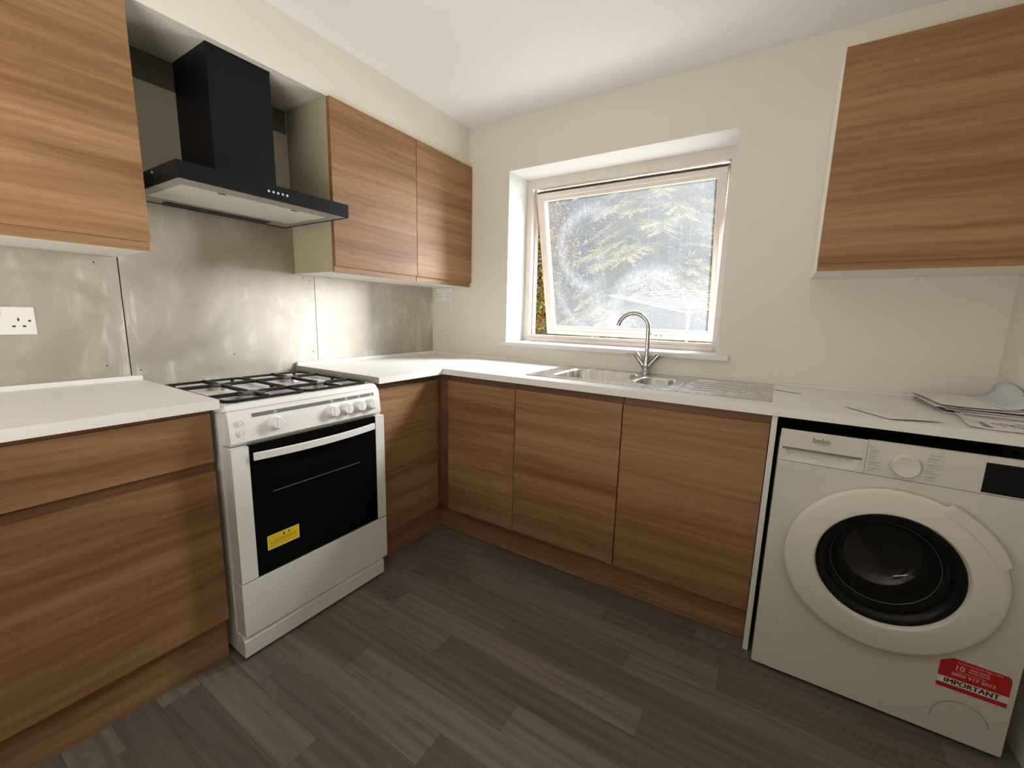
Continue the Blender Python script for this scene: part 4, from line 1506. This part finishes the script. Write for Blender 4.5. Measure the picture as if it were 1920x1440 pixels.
def conifer(label, x, y, h, spread, seed, mat, nb=70, z_low=0.05, dens=1.0):
    R = random.Random(seed)
    z0 = ground_z(y) - 0.02
    t = thing('conifer_tree', label, 'tree', (x, y, z0), 'conifers across the garden')
    bm = B()
    tube(bm, [(x, y, z0), (x + 0.03, y, z0 + h * 0.5), (x, y, z0 + h)], [0.028 * h, 0.018 * h, 0.004 * h], 10)
    obj('trunk', bm, M_bark, t)
    bb = B()
    V, F = [], []

    def spray(p, d, n, L, W):
        # a flat pointed spray: two triangles either side of a midrib
        s = d.cross(n).normalized() * W
        k = len(V)
        mid = p + d * (L * 0.45)
        V.extend([tuple(p), tuple(mid + s), tuple(p + d * L + n * (-0.06 * L)), tuple(mid - s)])
        F.append((k, k + 1, k + 2))
        F.append((k, k + 2, k + 3))
    for b in range(nb):
        f = z_low + (1 - z_low) * (b + R.random()) / nb
        zz = z0 + h * f
        L = spread * (1 - f) ** 0.75 * R.uniform(0.75, 1.15) + 0.12
        az = b * 2.399 + R.uniform(-0.4, 0.4)
        d0 = Vector((math.cos(az), math.sin(az), 0))
        n = 7
        rise = R.uniform(0.05, 0.3)
        pts = []
        for i in range(n + 1):
            s = i / n
            pts.append(Vector((x, y, zz)) - Vector((x, y, z0)) + d0 * (L * s) + Vector((0, 0, L * (rise * s - 0.42 * s * s))))
        tube(bb, [p + Vector((x, y, z0)) for p in pts[::2] + ([pts[-1]] if n % 2 else [])], [0.012 * L + 0.006] * (len(pts[::2]) - 1 + (1 if n % 2 else 0)) + [0.003], 5)
        nt = int((14 + 16 * L) * dens)
        for k in range(nt):
            s = 0.12 + 0.88 * (k + R.random()) / nt
            i = min(int(s * n), n - 1)
            p = pts[i].lerp(pts[i + 1], s * n - i)
            side = 1 if k % 2 else -1
            tang = (pts[i + 1] - pts[i]).normalized()
            lat = d0.cross(Vector((0, 0, 1))) * side
            td = (tang * R.uniform(0.5, 0.9) + lat * R.uniform(0.6, 1.0) + Vector((0, 0, R.uniform(-0.35, 0.05)))).normalized()
            tl = L * R.uniform(0.20, 0.34) * (1.1 - 0.6 * s) + 0.05
            nn = (Vector((0, 0, 1)) + Vector((R.uniform(-.3, .3), R.uniform(-.3, .3), 0))).normalized()
            m = max(6, int(12 * dens))
            for q in range(m):
                u = (q + 0.5) / m
                sd = 1 if q % 2 else -1
                dd_ = (td * 0.8 + td.cross(nn).normalized() * sd * 0.75 + Vector((0, 0, R.uniform(-0.3, 0.1)))).normalized()
                spray(p + td * (tl * u), dd_, nn, tl * R.uniform(0.22, 0.40), tl * 0.032)
            spray(p + td * tl * 0.8, td, nn, tl * 0.4, tl * 0.04)
            spray(p, td, nn, tl * 0.9, tl * 0.03)
    obj('branches', bb, M_bark, t)
    o = mesh_obj('foliage', V, F, mat, t)
    o['kind'] = 'stuff'
    return t


conifer('yellow-green conifer with drooping fans in the middle of the garden view', -0.35, 7.3, 5.2, 2.2, 3, M_conifer, 84, 0.06, 1.1)
conifer('yellow-green conifer at the left of the garden behind the autumn shrub', -5.05, 7.75, 5.6, 1.9, 5, M_conifer, 70, 0.04)


def hedge(label, x0, x1, y0, y1, h, seed, mat, n):
    R = random.Random(seed)
    z0 = ground_z(y0)
    V, F = [], []
    for k in range(n):
        x, y = R.uniform(x0, x1), R.uniform(y0, y1)
        top = h * (1 + 0.16 * math.sin(x * 1.3) + 0.10 * math.sin(x * 3.1 + 1))
        p = Vector((x, y, z0 + top * R.random() ** 0.9))
        d = Vector((R.uniform(-1, 1), R.uniform(-1, 0.2), R.uniform(-0.9, 0.3))).normalized()
        sd = d.cross(Vector((R.uniform(-.4, .4), R.uniform(-.4, .4), 1))).normalized()
        L = R.uniform(0.16, 0.36)
        i = len(V)
        V.extend([tuple(p), tuple(p + d * L * 0.5 + sd * L * 0.15), tuple(p + d * L), tuple(p + d * L * 0.5 - sd * L * 0.15)])
        F.append((i, i + 1, i + 2, i + 3))
    me = bpy.data.meshes.new('hedge')
    me.from_pydata(V, [], F)
    me.materials.append(mat)
    o = link(bpy.data.objects.new('hedge', me))
    return tag(o, label, 'hedge', kind='stuff')


hedge('tall dark evergreen hedge closing the garden behind the conifers', -9.5, 5.0, 10.6, 12.4, 5.6, 31, M_conifer_dark, 120000)


def shrub(label, x, y, r, h, seed, mat, n=2600):
    R = random.Random(seed)
    z0 = ground_z(y) - 0.02
    t = thing('shrub', label, 'shrub', (x, y, z0))
    bb = B()
    V, F = [], []
    for b in range(16):
        az = R.random() * 2 * PI
        tip = Vector((x + r * 0.8 * math.cos(az) * R.random(), y + r * 0.8 * math.sin(az) * R.random(), z0 + h * R.uniform(0.6, 1.0)))
        tube(bb, [(x, y, z0), ((x + tip.x) / 2 + R.uniform(-.1, .1), (y + tip.y) / 2, (z0 + tip.z) / 2), tip], [0.02, 0.012, 0.004], 5)
    obj('stems', bb, M_bark, t)
    for k in range(n):
        a = R.random() * 2 * PI
        ct = R.uniform(-1, 1)
        st = math.sqrt(1 - ct * ct)
        rr = R.uniform(0.45, 1.0) ** 0.5 * (1 + 0.15 * math.sin(5 * a + 3 * ct))
        p = Vector((r * rr * st * math.cos(a), r * rr * st * math.sin(a), h * 0.55 + h * 0.48 * rr * ct))
        d = Vector((R.uniform(-1, 1), R.uniform(-1, 1), R.uniform(-0.8, 0.4))).normalized()
        nn = Vector((R.uniform(-1, 1), R.uniform(-1, 1), R.uniform(0.2, 1))).normalized()
        s = d.cross(nn)
        if s.length < 0.05:
            continue
        L = R.uniform(0.034, 0.060)
        s = s.normalized() * L * 0.32
        i = len(V)
        V.extend([tuple(p), tuple(p + d * L * 0.5 + s), tuple(p + d * L), tuple(p + d * L * 0.5 - s)])
        F.append((i, i + 1, i + 2, i + 3))
    o = mesh_obj('foliage', V, F, mat, t)
    o['kind'] = 'stuff'


shrub('shrub with orange and yellow autumn leaves close outside the window, seen past the open sash', -1.75, 4.1, 0.85, 2.9, 21, M_autumn, 9000)

# rotary clothes dryer
DX, DY = 0.99, 4.0
dz = ground_z(DY)
t = thing('rotary_clothes_dryer', 'white rotary clothes dryer standing open on the lawn', 'clothes dryer', (DX, DY, dz))
M_dry = plain('dryer_metal', (0.48, 0.48, 0.47), 0.4)
bm = B()
tube(bm, [(DX, DY, dz - 0.02), (DX, DY, 1.30)], 0.021, 12)
obj('post', bm, M_dry, t)
bm = B()
lathe(bm, (DX, DY, 1.24), (0, 0, 1), [(0.035, 0), (0.04, 0.02), (0.035, 0.06), (0.02, 0.065)], 14)
obj('hub', bm, M_dry, t)
tips = []
for k in range(4):
    a = math.radians(185 + 90 * k)
    tip = Vector((DX + 1.12 * math.cos(a), DY + 1.12 * math.sin(a), 1.515))
    tips.append(tip)
    bm = B()
    tube(bm, [(DX, DY, 1.28), tip], 0.013, 8)
    obj('arm', bm, M_dry, t)
hubp = Vector((DX, DY, 1.28))
for k in range(8):
    s = 0.30 + 0.70 * k / 7
    bm = B()
    ps = [hubp.lerp(tp, s) for tp in tips]
    tube(bm, ps + ps[:1], 0.0035, 5, cap=False)
    obj('line', bm, M_dry, t)
